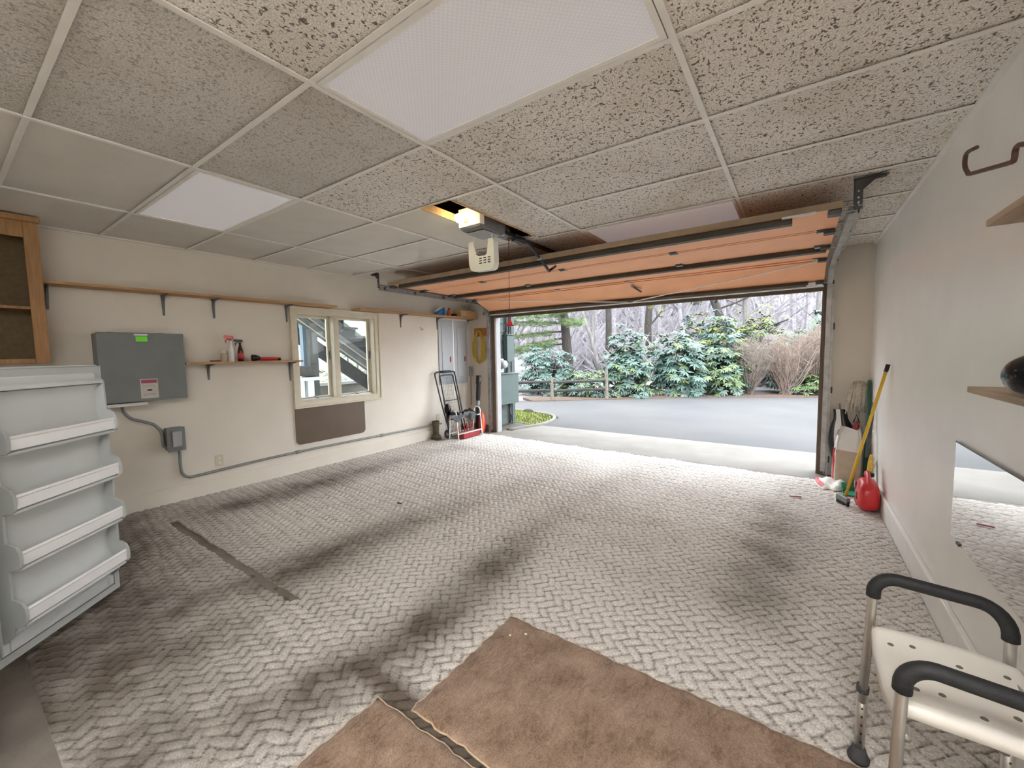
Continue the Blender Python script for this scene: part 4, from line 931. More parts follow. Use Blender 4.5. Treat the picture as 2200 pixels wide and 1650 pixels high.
# ------------------------------------------------------------------ right corner: brooms, sacks, fuel can
t = thing('push_broom', 'yellow-handled squeegee broom leaning against the right wall', 'broom', (5.38, 4.62, 0))
B().tube([(5.385, 4.65, .075), (5.598, 4.552, 1.20)], .013, 10).make('handle', 'yellow_paint', t, smooth=True)
B().tube([(5.5975, 4.5525, 1.195), (5.609, 4.547, 1.255)], .0155, 10).make('grip', 'black_plastic', t, smooth=True)
B().bar((5.33, 4.70, .05), (5.40, 4.59, .04), .035, .05).make('head', 'conduit_grey', t, bevel=.006); B().bar((5.33, 4.70, .012), (5.40, 4.59, .012), .02, .04).make('rubber_blade', 'black_plastic', t)
t = thing('fuel_can', 'red plastic fuel can with moulded grips and yellow spout against the right wall', 'can', (5.52, 4.60, 0))
def canfn(p):
    q = [math.copysign(abs(c)**.55, c) for c in p]; f = 1-.10*max(0, q[2])
    return (q[0]*f, q[1]*f, q[2]*(1-.16*(q[1] < 0)*abs(q[1])*(q[2] > 0)))
B().ell((5.525, 4.61, .128), .078, .155, .128, 32, 20, canfn).make('body', 'red_plastic', t, smooth=True)
B().tube([(5.525+.079*math.cos(a*PI/16)*(1 if abs(math.cos(a*PI/16)) > .3 else 1), 4.61+.156*math.sin(a*PI/16), .07) for a in range(0)] or [(5.4465, 4.50, .05), (5.4465, 4.72, .05)], .004, 6).make('seam', 'red_dark', t)
hd_ = B().tube(smoothpath([(5.525, 4.715, .255), (5.525, 4.70, .292), (5.525, 4.65, .298), (5.525, 4.58, .275), (5.525, 4.52, .235), (5.525, 4.505, .20)], 4), .017, 10).make('carry_handle', 'red_plastic', t, smooth=True)
for y0, y1, z0, z1 in ((4.53, 4.60, .09, .15), (4.63, 4.71, .15, .21)):
    box(5.4445, 5.4505, y0, y1, z0, z1).make('grip_recess', 'red_dark', t, bevel=.002)
B().lathe([(.035, 0), (.037, .006), (.037, .03), (.03, .038)], (5.545, 4.725, .255), 16).make('cap', 'black_plastic', t, smooth=True)
B().tube(smoothpath([(5.55, 4.735, .29), (5.55, 4.76, .34), (5.555, 4.775, .39), (5.56, 4.765, .44)], 4), [.018]*4+[.016]*4+[.013]*4+[.012], 10).make('spout', 'yellow_paint', t, smooth=True)
B().tube(smoothpath([(5.553, 4.77, .36), (5.565, 4.72, .335), (5.575, 4.70, .36), (5.58, 4.70, .40)], 4), .004, 6).make('cap_leash', 'yellow_paint', t, smooth=True)
def sack(name, label, x0, x1, y0, y1, h, seed, mm, parts):
    r = random.Random(seed); t = thing(name, label, 'sack', ((x0+x1)/2, (y0+y1)/2, 0))
    nu, nv = 28, 16; ph = [r.uniform(0, 6) for _ in range(6)]
    def fn(u, v):
        a = 2*PI*u; cx, cy = (x0+x1)/2, (y0+y1)/2; pw = .45
        ca, sa = math.cos(a), math.sin(a); sx = math.copysign(abs(ca)**pw, ca); sy = math.copysign(abs(sa)**pw, sa)
        k = 1-.25*max(0, v-.6)/.4; ky = 1-.75*max(0, v-.55)/.45
        bul = 1+.05*math.sin(v*PI)
        f = .008*math.sin(7*a+ph[0]+5*v)*v+.010*math.sin(11*a+ph[1])*v*v
        return (cx+sx*(x1-x0)/2*k*bul+f+.03*v*v, cy+sy*(y1-y0)/2*ky*bul+f+.10*v*v, h*v*(1-.04*math.sin(3*a+ph[2])*v))
    b = B().grid(fn, nu, nv); b.f.append(tuple(range(nu-1, -1, -1))); b.f.append(tuple(nv*(nu+1)+i for i in range(nu)))
    b.make('bag', mm, t, smooth=True)
    for nm, pm, ua, ub, va, vb in parts:
        B().grid(lambda u, v: tuple(Vector(fn(ua+(ub-ua)*u, va+(vb-va)*v))+(Vector(fn(ua+(ub-ua)*u, va+(vb-va)*v))-Vector(((x0+x1)/2, (y0+y1)/2, h/2))).normalized()*.0025), 8, 8).make(nm, pm, t, smooth=True)
    return t
sack('paper_sack', 'upright white and kraft paper sack with red printed band in the corner', 5.325, 5.54, 5.25, 5.44, .56, 5, 'paper_white', [('kraft_panel', 'paper_kraft', .64, .93, .03, .62), ('red_band', 'paper_red', .50, .60, .05, .66)])
t = thing('plastic_bag', 'crumpled white plastic bag lying flat on the carpet edge before the sack', 'bag', (5.28, 5.17, 0))
r_ = random.Random(3)
def bagfn(u, v):
    cu, cv = 2*u-1, 2*v-1; e = max(0, 1-cu*cu)*max(0, 1-cv*cv)
    return (5.155+.27*u+.05*v-.03*cv*cv*cu, 5.36-.36*v+.05*u+.02*math.sin(u*9), .003+.07*e**.5*(.75+.25*math.sin(u*13+v*7))+.010*math.sin(u*21-v*17)*e)
B().grid(bagfn, 26, 26).make('bag', 'paper_white', t, smooth=True)
B().grid(lambda u, v: tuple(Vector(bagfn(.02+.13*u, .05+.85*v))+Vector((0, 0, .003))), 6, 20).make('red_print', 'paper_red', t, smooth=True)
t = thing('dustpan', 'green plastic dustpan on the carpet behind the yellow broom', 'dustpan', (5.45, 5.0, 0))
B().prism([(4.90, .004), (5.09, .004), (5.10, .075), (5.085, .078), (5.075, .016), (4.90, .010)], 'x', 5.385, 5.545).make('pan', 'green_plastic', t, bevel=.003)
for x in (5.383, 5.5405): B().prism([(4.93, .008), (5.09, .006), (5.095, .07), (5.06, .06)], 'x', x, x+.006).make('side_wall', 'green_plastic', t)
B().tube([(5.465, 5.085, .065), (5.47, 5.15, .16)], .014, 8).make('handle', 'green_plastic', t, smooth=True)
t = thing('string_mop', 'string mop standing upside down in the corner, cotton strands on top', 'mop', (5.535, 5.56, 0))
B().tube([(5.555, 5.53, .0), (5.528, 5.585, .94)], .0105, 8).make('handle', 'galvanised', t, smooth=True)
box(5.47, 5.59, 5.565, 5.605, .93, .96).make('clamp', 'conduit_grey', t, bevel=.005)
hd = B(); rm = random.Random(9)
for row in range(4):
    for i in range(24):
        u = (i+.5*(row % 2))/23; sp = (u-.5)*2; x = 5.532+.060*sp; f = rm.uniform(-1, 1); dy = (.030, .018, .042, -.012)[row]; ln = rm.uniform(.21, .29)+.03*abs(sp)
        zt_ = 1.040+.012*rm.random()-.028*sp*sp-.006*row
        pts = [(x, 5.585, .95), (x+.004*f, 5.583-.4*dy, zt_-.01), (x+.006*sp, 5.583-dy*.8, zt_), (x+.016*sp+.004*f, 5.580-dy*1.25, zt_-.04), (x+.026*sp-.006+.006*f, 5.578-dy*1.4, zt_-.55*ln), (x+.036*sp-.014+.010*f, 5.578-dy*1.3, zt_-ln)]
        hd.tube(smoothpath(pts, 2), .0052, 5)
o_ = hd.make('mop_strands', 'mop_cotton', t, smooth=True); o_['kind'] = 'stuff'
t = thing('green_pole', 'dark green pole standing upright in the corner behind the yellow broom', 'pole', (5.60, 5.45, 0))
B().tube([(5.585, 5.36, 0), (5.606, 5.50, 1.04)], .0165, 10).make('shaft', 'green_pole', t, smooth=True); B().ell((5.606, 5.50, 1.045), .019, .019, .022, 12, 8).make('knob', 'green_pole', t, smooth=True)
t = thing('snow_shovel', 'dark grey long-handled shovel leaning in the corner beside the sack', 'shovel', (5.56, 5.05, 0))
B().tube([(5.557, 5.03, .36), (5.614, 5.22, .86)], .013, 8).make('handle', 'dark_steel', t, smooth=True)
B().grid(lambda u, v: (5.525+.06*v+.012*math.sin(u*PI), 4.87+.10*u+.13*v, .004+.36*v), 6, 6).make('blade', 'dark_steel', t, smooth=True)
t = thing('folded_umbrella', 'folded black and white striped umbrella propped behind the paper sack', 'umbrella', (5.43, 5.58, 0))
for i in range(8):
    a0, a1 = i/8, (i+1)/8
    def cl(u, v, a0=a0, a1=a1):
        a = a0+(a1-a0)*u; rr_ = .095*math.sin(min(1, v*1.15)*PI*.9)**.7+.006; rr_ *= 1+.25*math.sin(a*2*PI*4)
        p = Vector((5.45, 5.57, .03)).lerp(Vector((5.385, 5.60, .74)), v)
        return (p.x+rr_*math.cos(2*PI*a)*1.05, p.y+rr_*.42*math.sin(2*PI*a)-.01, p.z)
    B().grid(cl, 5, 14).make('gore', 'paper_white' if i in (2, 5) else 'black_plastic', t, smooth=True)
B().tube([(5.452, 5.565, 0), (5.38, 5.60, .80)], .007, 8).make('shaft', 'galvanised', t, smooth=True)
t = thing('cloth_tote', 'dark red cloth bag hanging behind the mop handle', 'bag', (5.51, 5.47, .1))
B().ell((5.515, 5.485, .42), .05, .035, .22, 16, 12, lambda p: (p[0]*(1-.3*max(p[2], 0)), p[1], p[2])).make('bag', 'red_dark', t, smooth=True)
B().tube([(5.49, 5.48, .62), (5.515, 5.50, .70), (5.54, 5.48, .62)], .006, 6).make('strap', 'black_plastic', t, smooth=True)

# ------------------------------------------------------------------ left corner by the door: cart, stand, bag
t = thing('hand_cart', 'folding black hand cart leaning on the left wall below the breaker panels', 'cart', (.2, 5.1, 0))
for pts in ([(.27, 4.93, .07), (.15, 4.87, .6), (.075, 4.82, 1.04), (.07, 4.84, 1.09), (.07, 4.90, 1.108), (.07, 5.22, 1.106), (.07, 5.28, 1.09), (.075, 5.30, 1.04), (.15, 5.33, .6), (.27, 5.33, .07)],
            [(.24, 4.96, .09), (.17, 4.935, .55), (.105, 4.91, .98), (.10, 4.93, 1.045), (.10, 5.19, 1.045), (.105, 5.225, .98), (.17, 5.27, .55), (.24, 5.29, .09)]):
    B().tube(smoothpath(pts, 3), .0125, 8).make('frame_tube', 'black_plastic', t, smooth=True)
B().tube([(.068, 4.93, 1.109), (.068, 5.19, 1.108)], .019, 10).make('grip', 'foam_black', t, smooth=True)
for z, x in ((.62, .175), (.30, .24)): B().tube([(x-.01, 4.93, z), (x-.01, 5.29, z)], .009, 8).make('cross_bar', 'dark_steel', t, smooth=True)
for y in (4.90, 5.345):
    B().lathe([(.055, -.02), (.075, -.015), (.075, .015), (.055, .02)], (.255, y, .075), 18, axis=(0, 1, 0)).make('wheel', 'rubber_grey', t, smooth=True); B().lathe([(.03, -.022), (.03, .022)], (.255, y, .075), 12, axis=(0, 1, 0)).make('hub', 'galvanised', t)
B().tube([(.255, 4.90, .075), (.255, 5.345, .075)], .007, 6).make('axle', 'galvanised', t)
box(.27, .30, 4.95, 5.30, .02, .032).make('toe_plate', 'dark_steel', t)
t = thing('wire_grid', 'grey wire grid panel standing behind the hand cart frame', 'grid', (.06, 5.1, 0))
for i in range(8): y = 4.98+.038*i; B().tube([(.14, y, .04), (.055, y, 1.02)], .0026, 4).make('wire', 'bracket_steel', t)
for j in range(14): z = .08+.07*j; x = .14-.085*(z-.04)/.98; B().tube([(x+.003, 4.975, z), (x+.003, 5.25, z)], .0026, 4).make('cross_wire', 'bracket_steel', t)
t = thing('tube_stand', 'white tubular two-tier stand with slatted shelves in the far left corner', 'stand', (.44, 5.15, 0))
for y0 in (4.845, 5.445):
    B().tube([(.335, y0, .0), (.345, y0, .12), (.365, y0, .40)] + [(.435-.068*math.cos(a), y0, .425+.065*math.sin(a)) for a in np.linspace(.1, PI-.1, 9)] + [(.505, y0, .40), (.53, y0, .12), (.54, y0, 0)], .0105, 8).make('end_frame', 'paper_white', t, smooth=True)
for z, xa, xb in ((.36, .368, .503), (.10, .345, .530)):
    for x in (xa, xb): B().tube([(x, 4.845, z), (x, 5.445, z)], .009, 8).make('rail', 'paper_white', t, smooth=True)
    for i in range(13): y = 4.90+.042*i; B().tube([(xa, y, z), (xb, y, z)], .0035, 5).make('slat', 'paper_white', t)
t = thing('trash_bag', 'shiny black plastic bag draped on top of the white tubular stand', 'bag', (.43, 5.12, .37))
rb_ = random.Random(2)
def tb(u, v):
    cu, cv = 2*u-1, 2*v-1; e = max(0, (1-cu**4))*max(0, (1-cv**4)); dr_ = max(0, abs(cu)-.7)
    return (.43+.115*cu, 5.08+.33*cv-.05*cu, .385+.085*e*(.7+.3*math.sin(u*5+v*7))+.020*math.sin(u*17+v*23)*math.sin(v*13-u*4)*e-.16*dr_*(1+.8*math.sin(v*11))+.10*max(0, -cv-.55))
b = B().grid(tb, 28, 34); b.make('bag', 'bag_black', t, smooth=True)
B().ell((.33, 4.83, .50), .055, .06, .10, 16, 10, lambda p: (p[0]*(1-.2*p[2]), p[1]+.35*p[2]*-1*.6, p[2])).make('bundle', 'bag_black', t, smooth=True)
t = thing('blower_tube', 'long black blower tube standing upright behind the white stand', 'tube', (.38, 5.45, 0))
B().lathe([(.03, 0), (.031, .40), (.036, .42), (.036, .58), (.040, .60), (.040, .84), (.047, .86), (.047, 1.0)], (.33, 5.56, .02), 14, axis=(.02, .055, 1)).make('tube', 'black_plastic', t, smooth=True)
B().lathe([(.0365, .43), (.0365, .55)], (.33, 5.56, .02), 14, axis=(.02, .055, 1)).make('clear_band', 'conduit_grey', t, smooth=True)
t = thing('tool_bucket', 'low red tub of tools standing under the white stand', 'tub', (.43, 5.30, 0))
B().prism([(.365, .0), (.51, .0), (.52, .085), (.355, .085)], 'y', 5.0, 5.42).make('tub', 'red_dark', t, bevel=.006)
for i in range(7): B().tube([(.39+.015*(i % 3), 5.03+.05*i, .03), (.38+.02*(i % 4), 5.02+.05*i, .20+.02*(i % 3))], .009, 6).make('tool_handle', ('red_plastic', 'black_plastic', 'red_dark')[i % 3], t)
t = thing('tent_pole_bag', 'bright red bag with orange strip standing at the end of the white stand', 'bag', (.45, 5.53, 0))
B().ell((.45, 5.56, .19), .065, .055, .19, 16, 12, lambda p: (p[0]*(1-.35*max(p[2], 0)), p[1], p[2])).make('bag', 'red_plastic', t, smooth=True)
B().tube(smoothpath([(.50, 5.50, .03), (.515, 5.50, .15), (.50, 5.51, .28), (.485, 5.53, .37)], 3), .014, 8).make('orange_strip', 'orange_plastic', t, smooth=True)
t = thing('rubber_boot', 'muddy green-brown rubber boot against the left wall beside the cart', 'boot', (.1, 4.76, 0))
B().lathe([(.052, .02), (.05, .10), (.055, .20), (.062, .29), (.058, .295), (.05, .20)], (.075, 4.80, 0), 14).make('shaft', 'boot_green', t, smooth=True)
B().ell((.115, 4.765, .045), .10, .052, .05, 16, 10).make('foot', 'boot_green', t, smooth=True); B().prism([(.03, 4.72), (.20, 4.715), (.225, 4.765), (.20, 4.81), (.03, 4.85)], 'z', 0, .018).make('sole', 'rubber_grey', t)

# ------------------------------------------------------------------ outside: ground, drive, planting
def hill_z(x, y):
    d = max(0, y-(11.5+.42*max(-2, min(x, 12)))-2.0)
    z = -.09+.05*d+.011*min(d, 40)**2*.62
    dl = max(0, -x-4.5); z += .42*min(dl, 30)+.006*min(dl, 30)**2
    return z
def terr(u, v):
    x = -45+95*u; y = -14+104*v
    z = hill_z(x, y)+(.35*math.sin(x*.31+y*.17)+.2*math.sin(x*.77-y*.5))*min(1, max(0, y-17)/10)
    return (x, y, z)
b = B().grid(terr, 110, 120)
# leave the house footprint open
b.f = [f for f in b.f if not all(-1.2 < b.v[i][0] < 6.8 and -4 < b.v[i][1] < 6.2 for i in f)]
struct(b.make('hillside', 'hill', smooth=True, origin=(0, 0, 0)))
asp = [(.88, 6.86), (.80, 7.5), (.50, 8.05), (-.1, 8.35), (-1.0, 8.5), (-7, 8.7), (-7, 9.4), (-1.3, 10.25), (.15, 11.45), (2.5, 13.35), (5.5, 14.8), (9, 16.2), (16, 17.5), (16, 6.86)]
struct(B().prism(asp, 'z', -.10, -.035).make('driveway', 'asphalt', origin=(0, 0, 0)))
struct(B().prism([(.70, 5.95), (9, 5.80), (9, 6.86), (.88, 6.86), (.74, 6.5)], 'z', -.12, -.028).make('apron', 'apron_concrete', origin=(0, 0, 0)))
struct(B().prism([(.60, 5.6), (5.25, 5.45), (5.25, 6.06), (.60, 6.06)], 'z', -.021, -.0185).make('threshold_slab', 'apron_concrete', origin=(0, 0, 0)))
cu = smoothpath([(.62, 6.10, -.03), (.74, 6.5, -.03), (.86, 6.9, -.03), (.79, 7.5, -.03), (.49, 8.03, -.03), (-.1, 8.32, -.03), (-1.0, 8.47, -.03)], 3)
struct(B().tube(cu, .045, 6).make('kerb', 'curb_concrete', smooth=True))
struct(B().prism([(.24, 6.0), (.60, 6.0), (.72, 6.5), (.80, 6.80), (.10, 6.95), (.24, 6.85)], 'z', -.10, -.03).make('planting_bed', 'litter', origin=(0, 0, 0)))
gb = [(.10, 6.98), (.82, 6.82), (.76, 7.5), (.47, 7.98), (-.1, 8.27), (-1.0, 8.42), (-2.5, 8.45), (-2.5, 7.2)]
struct(B().prism(gb, 'z', -.10, -.028).make('lawn', 'grass', origin=(0, 0, 0)))
def grass():
    vs = []; fs = []; r = random.Random(6); k = 0
    from mathutils.geometry import intersect_point_tri_2d
    while k < 4200:
        x, y = r.uniform(-2.3, .8), r.uniform(6.9, 8.4)
        if y > 8.35-.30*max(0, x+.4)-.35*max(0, x)**2 or (x > .0 and y < 6.98-.19*(x-.1)): continue
        a = r.uniform(0, PI); h = r.uniform(.03, .075); dx, dy = .006*math.cos(a), .006*math.sin(a); lx, ly = r.uniform(-.03, .03), r.uniform(-.03, .03)
        o = len(vs); vs += [(x-dx, y-dy, -.03), (x+dx, y+dy, -.03), (x+lx, y+ly, -.03+h)]; fs.append((o, o+1, o+2)); k += 1
    o = B().add(vs, fs).make('grass_blades', 'grass', origin=(0, 0, 0)); tag(o, 'short yellow-green grass on the patch outside the door', 'grass', kind='stuff')
grass()
struct(B().prism([(-1.4, 10.22), (.15, 11.42), (2.5, 13.32), (5.5, 14.77), (9, 16.17), (9, 16.9), (5.2, 15.6), (2.1, 14.1), (-.3, 12.2), (-2.2, 10.9)], 'z', -.11, -.015).make('mulch_bed', 'pine_straw', origin=(0, 0, 0)))
tag(B().ell((-.32, 8.30, .0), .13, .06, .05, 12, 8).make('garden_stone', 'bark'), 'dark flat stone at the back edge of the grass patch', 'stone')

# house wing beside the drive, with siding boards and electric gear
hw = struct(box(-.25, .235, 6.01, 6.86, -.15, 3.0).make('wall_outside', 'siding_green', origin=(0, 0, 0)))
for i in range(17):
    z = .0+.165*i
    B().prism([(.235, z), (.259, z), (.245, z+.172), (.235, z+.172)], 'y', 6.05, 6.76).make('siding_board', 'siding_green', hw)
box(.235, .272, 6.76, 6.868, -.06, 3.0).make('corner_board', 'siding_green', hw, bevel=.003)
struct(box(.24, .560, 5.975, 6.0, -.04, 2.3).make('trim_9', 'ext_white', origin=(0, 0, 0)))
for (nm, x1, y0, y1, z0, z1, lb) in (('meter_cabinet', .40, 6.20, 6.80, .42, 1.00, 'large low green-grey utility box on the outside wall'), ('utility_box', .36, 6.50, 6.72, 1.245, 1.755, 'tall narrow green-grey utility box above the meter outside')):
    t = thing(nm, lb, 'box', (.3, (y0+y1)/2, z0))
    box(.26, x1-.012, y0, y1, z0, z1).make('body', 'meter_green', t, bevel=.004); box(x1-.012, x1, y0-.006, y1+.006, z0-.006, z1-.01).make('door', 'meter_green', t, bevel=.003)
    B().prism([(.26, z1), (x1+.015, z1), (x1+.02, z1+.004), (x1+.015, z1+.010), (.26, z1+.022)], 'y', y0-.012, y1+.012).make('lid', 'meter_green', t)
t = thing('electric_meter', 'round grey electric meter on the outside wall between the utility boxes', 'meter', (.3, 6.35, 1.08))
box(.26, .31, 6.28, 6.44, 1.03, 1.30).make('base', 'panel_light_grey', t, bevel=.004); B().lathe([(.085, 0), (.085, .03), (.075, .09), (.06, .11)], (.31, 6.36, 1.19), 20, axis=(1, 0, 0)).make('dial', 'ext_white', t, smooth=True)
for y, r, z0, z1, lb in ((6.56, .022, 1.78, 2.9, 'thin dark service pipe rising above the tall utility box'), (6.66, .018, 1.78, 2.9, 'second dark service pipe rising beside it, nearest the wall corner'), (6.66, .022, .0, .41, 'dark pipe running from the low utility box down to the ground'), (6.58, .02, 1.02, 1.24, 'short dark pipe between the two utility boxes')):
    t = thing('service_pipe', lb, 'pipe', (.29, y, z0)); B().tube([(.29, y, z0), (.29, y, z1)], r, 8).make('pipe', 'dark_steel', t, smooth=True)
    B().lathe([(r*1.35, 0), (r*1.35, .03)], (.29, y, z0), 8).make('collar', 'dark_steel', t)

# split-rail fence
FA, FB = Vector((-1.05, 10.75, -.1)), Vector((.28, 11.75, -.1))
fe = thing('rail_fence', 'low weathered two-rail wooden fence in front of the rhododendrons', 'fence', (-.4, 11.2, -.08))
FD = (FB-FA)
for k in (-1.0, 0.0, 1.0):
    p = FA+FD*k
    B().tube([p+Vector((0, 0, .0)), p+Vector((.005, 0, .35)), p+Vector((-.004, .004, .75 if k < 1 else .95))], [.062, .055, .05], 7).make('post', 'fence_post', fe)
for k in (-1, 0):
    for z in (.60, .34):
        a = FA+FD*k+Vector((0, 0, z)); c = FA+FD*(k+1)+Vector((0, 0, z+.03)); B().tube([a, a.lerp(c, .5)+Vector((0, 0, .008)), c], [.04, .048, .038], 6).make('rail', 'fence_wood', fe)

def leaves(points, axes, n_leaf, ln, wd, droop, rng):
    """whorls of folded lance leaves; returns verts, faces"""
    vs = []; fs = []
    for p, ax in zip(points, axes):
        ax = Vector(ax).normalized(); u = ax.orthogonal().normalized(); w = ax.cross(u); ph = rng.uniform(0, 6.28)
        for k in range(n_leaf):
            a = ph+2*PI*k/n_leaf+rng.uniform(-.25, .25); r = u*math.cos(a)+w*math.sin(a)
            dp = droop+rng.uniform(-.35, .35); d = (r*math.cos(dp)-Vector((0, 0, 1))*math.sin(dp)+ax*.15).normalized()
            s = d.cross(ax)
            if s.length < 1e-3: continue
            s.normalize(); nn = s.cross(d); l = ln*rng.uniform(.75, 1.2); q = Vector(p)+r*.01
            o = len(vs); m = q+d*l*.5
            vs += [q, m+s*wd-nn*.006, q+d*l, m-s*wd-nn*.006, m+nn*.006]
            fs += [(o, o+1, o+4), (o+1, o+2, o+4), (o+2, o+3, o+4), (o+3, o, o+4)]
    return vs, fs
def rhodo(name, label, c, rx, ry, h, n, mname, seed, ln=.17, parts=True, mix=None):
    r = random.Random(seed); t = thing(name, label, 'shrub', (c[0], c[1], c[2]), 'rhododendrons beyond the drive')
    P, A, P2, A2 = [], [], [], []
    for i in range(n):
        a = r.uniform(0, 2*PI); el = math.asin(r.uniform(-.62, 1)); k = r.uniform(.45, 1.0)**.5
        lump = 1+.22*math.sin(3*a+seed)+.15*math.sin(5*el*2+seed*2)
        d = Vector((math.cos(a)*math.cos(el), math.sin(a)*math.cos(el), math.sin(el)))
        p = Vector((c[0]+rx*d.x*k*lump, c[1]+ry*d.y*k*lump, c[2]+h*.38+h*.60*d.z*k*lump))
        if p.z < c[2]+.08: p.z = c[2]+.08+r.uniform(0, .2)
        (P2 if (mix and r.random() < mix[1]) else P).append(p); (A2 if len(P2) > len(A2) else A).append(d*.6+Vector((r.uniform(-.3, .3), r.uniform(-.3, .3), .7)))
    vs, fs = leaves(P, A, 9, ln, ln*.17, .45, r); o = B().add(vs, fs).make('foliage', mname, t); o['kind'] = 'stuff'
    if mix and P2:
        vs, fs = leaves(P2, A2, 8, ln, ln*.17, .5, r); o = B().add(vs, fs).make('young_foliage', mix[0], t); o['kind'] = 'stuff'
    for i in range(6):
        p = r.choice(P); q = Vector((c[0]+r.uniform(-.25, .25)*rx, c[1]+r.uniform(-.2, .2)*ry, c[2]))
        B().tube([q, q.lerp(p, .5)+Vector((r.uniform(-.1, .1), r.uniform(-.1, .1), .1)), p], [.028, .018, .008], 5).make('stem', 'bark', t)
    return t
R_ = [('rhododendron', 'dark blue-green rhododendron behind the far end of the fence by the utility boxes', (-2.35, 12.5, -.1), 1.0, .8, 1.75, 150, 'leaf_blue', 1, .17, None),
      ('rhododendron', 'low rhododendron with sparse leaves right behind the fence rails', (-.7, 12.2, -.1), 1.0, .6, .95, 120, 'leaf_green', 2, .15, ('leaf_blue', .5)),
      ('rhododendron', 'tall rhododendron rising beside the pale fence post', (.55, 12.7, -.1), .75, .6, 2.15, 150, 'leaf_blue', 3, .19, ('leaf_green', .25)),
      ('rhododendron', 'broad blue-green rhododendron at the drive edge, right of the fence', (1.75, 13.9, -.05), 1.05, .8, 2.0, 230, 'leaf_blue', 4, .19, ('leaf_green', .2)),
      ('rhododendron', 'tall rhododendron with pale young leaves in front of the mossy oak', (2.6, 15.6, .1), 1.2, .9, 2.5, 240, 'leaf_blue', 5, .19, ('leaf_yellow', .25)),
      ('rhododendron', 'yellow-tinged rhododendron beside the first bare shrub', (3.0, 14.6, -.05), .85, .7, 1.75, 190, 'leaf_green', 6, .18, ('leaf_blue', .45)),
      ('rhododendron', 'rhododendron showing its leaves between two bare tan shrubs', (4.75, 16.0, .1), .8, .6, 1.75, 130, 'leaf_blue', 7, .18, None),
      ('rhododendron', 'far rhododendron behind the bare shrubs near the right jamb', (6.2, 18.6, .4), 1.6, .8, 2.35, 200, 'leaf_blue', 8, .2, ('leaf_green', .3)),
      ('rhododendron', 'low rhododendron under the right-hand bare shrubs', (5.45, 15.45, .0), .8, .5, .7, 70, 'leaf_green', 9, .15, None),
      ('rhododendron', 'rhododendron standing further back on the slope behind the oak', (3.6, 18.8, .5), 1.6, 1.0, 2.4, 170, 'leaf_green', 10, .2, ('leaf_yellow', .4))]
for nm, lb, c, rx, ry, h, n, mn, sd, ln, mx in R_: rhodo(nm, lb, c, rx, ry, h, int(n*1.7), mn, sd, ln*1.12, True, mx)

def bare_shrub(label, c, w, h, n, seed, mname):
    r = random.Random(seed); t = thing('bare_shrub', label, 'shrub', c, 'bare shrubs beyond the drive'); tw = B(); C = Vector(c)
    for i in range(n):
        a = r.uniform(0, 2*PI); sp = r.uniform(.1, 1)**.7; base = C+Vector((r.uniform(-.12, .12), r.uniform(-.12, .12), 0))
        pts = [base]; top = C+Vector((w*1.15*sp*math.cos(a), w*.75*sp*math.sin(a), h*(1.0-.22*sp*sp)*r.uniform(.72, 1.05)))
        for q in (.3, .6): pts.append(base.lerp(top, q)+Vector((w*.14*sp*math.cos(a), w*.12*sp*math.sin(a), 0))+Vector((r.uniform(-.06, .06), r.uniform(-.06, .06), 0)))
        pts.append(top)
        if i < 9: B().tube(pts, [.026, .018, .011, .003], 5).make('stem', 'bark_pale', t)
        else: tw.tube(pts, [.010, .008, .005, .002], 3, cap=False)
        for k in range(9):
            q = pts[1].lerp(pts[3], r.uniform(0, .9)); e = q+Vector((r.uniform(-.34, .34), r.uniform(-.22, .22), r.uniform(.1, .5)*h*.42)); tw.tube([q, q.lerp(e, .5)+Vector((r.uniform(-.04, .04), 0, .03)), e], [.0045, .0035, .0015], 3, cap=False)
    o = tw.make('twigs', mname, t); o['kind'] = 'stuff'
bare_shrub('bare brown shrub at the drive edge nearest the rhododendrons', (3.75, 14.75, -.03), .65, 1.85, 150, 1, 'twig_tan')
bare_shrub('bare reddish-tan shrub with pale stems in the middle of the row', (4.75, 15.2, -.03), .75, 2.05, 170, 2, 'twig_red')
bare_shrub('bare tan shrub with the tallest twigs beside the right jamb', (5.62, 15.6, -.03), .7, 2.25, 170, 3, 'twig_red')
bare_shrub('bare shrub partly hidden by the right door jamb', (6.5, 16.0, -.03), .8, 2.1, 130, 4, 'twig_tan')

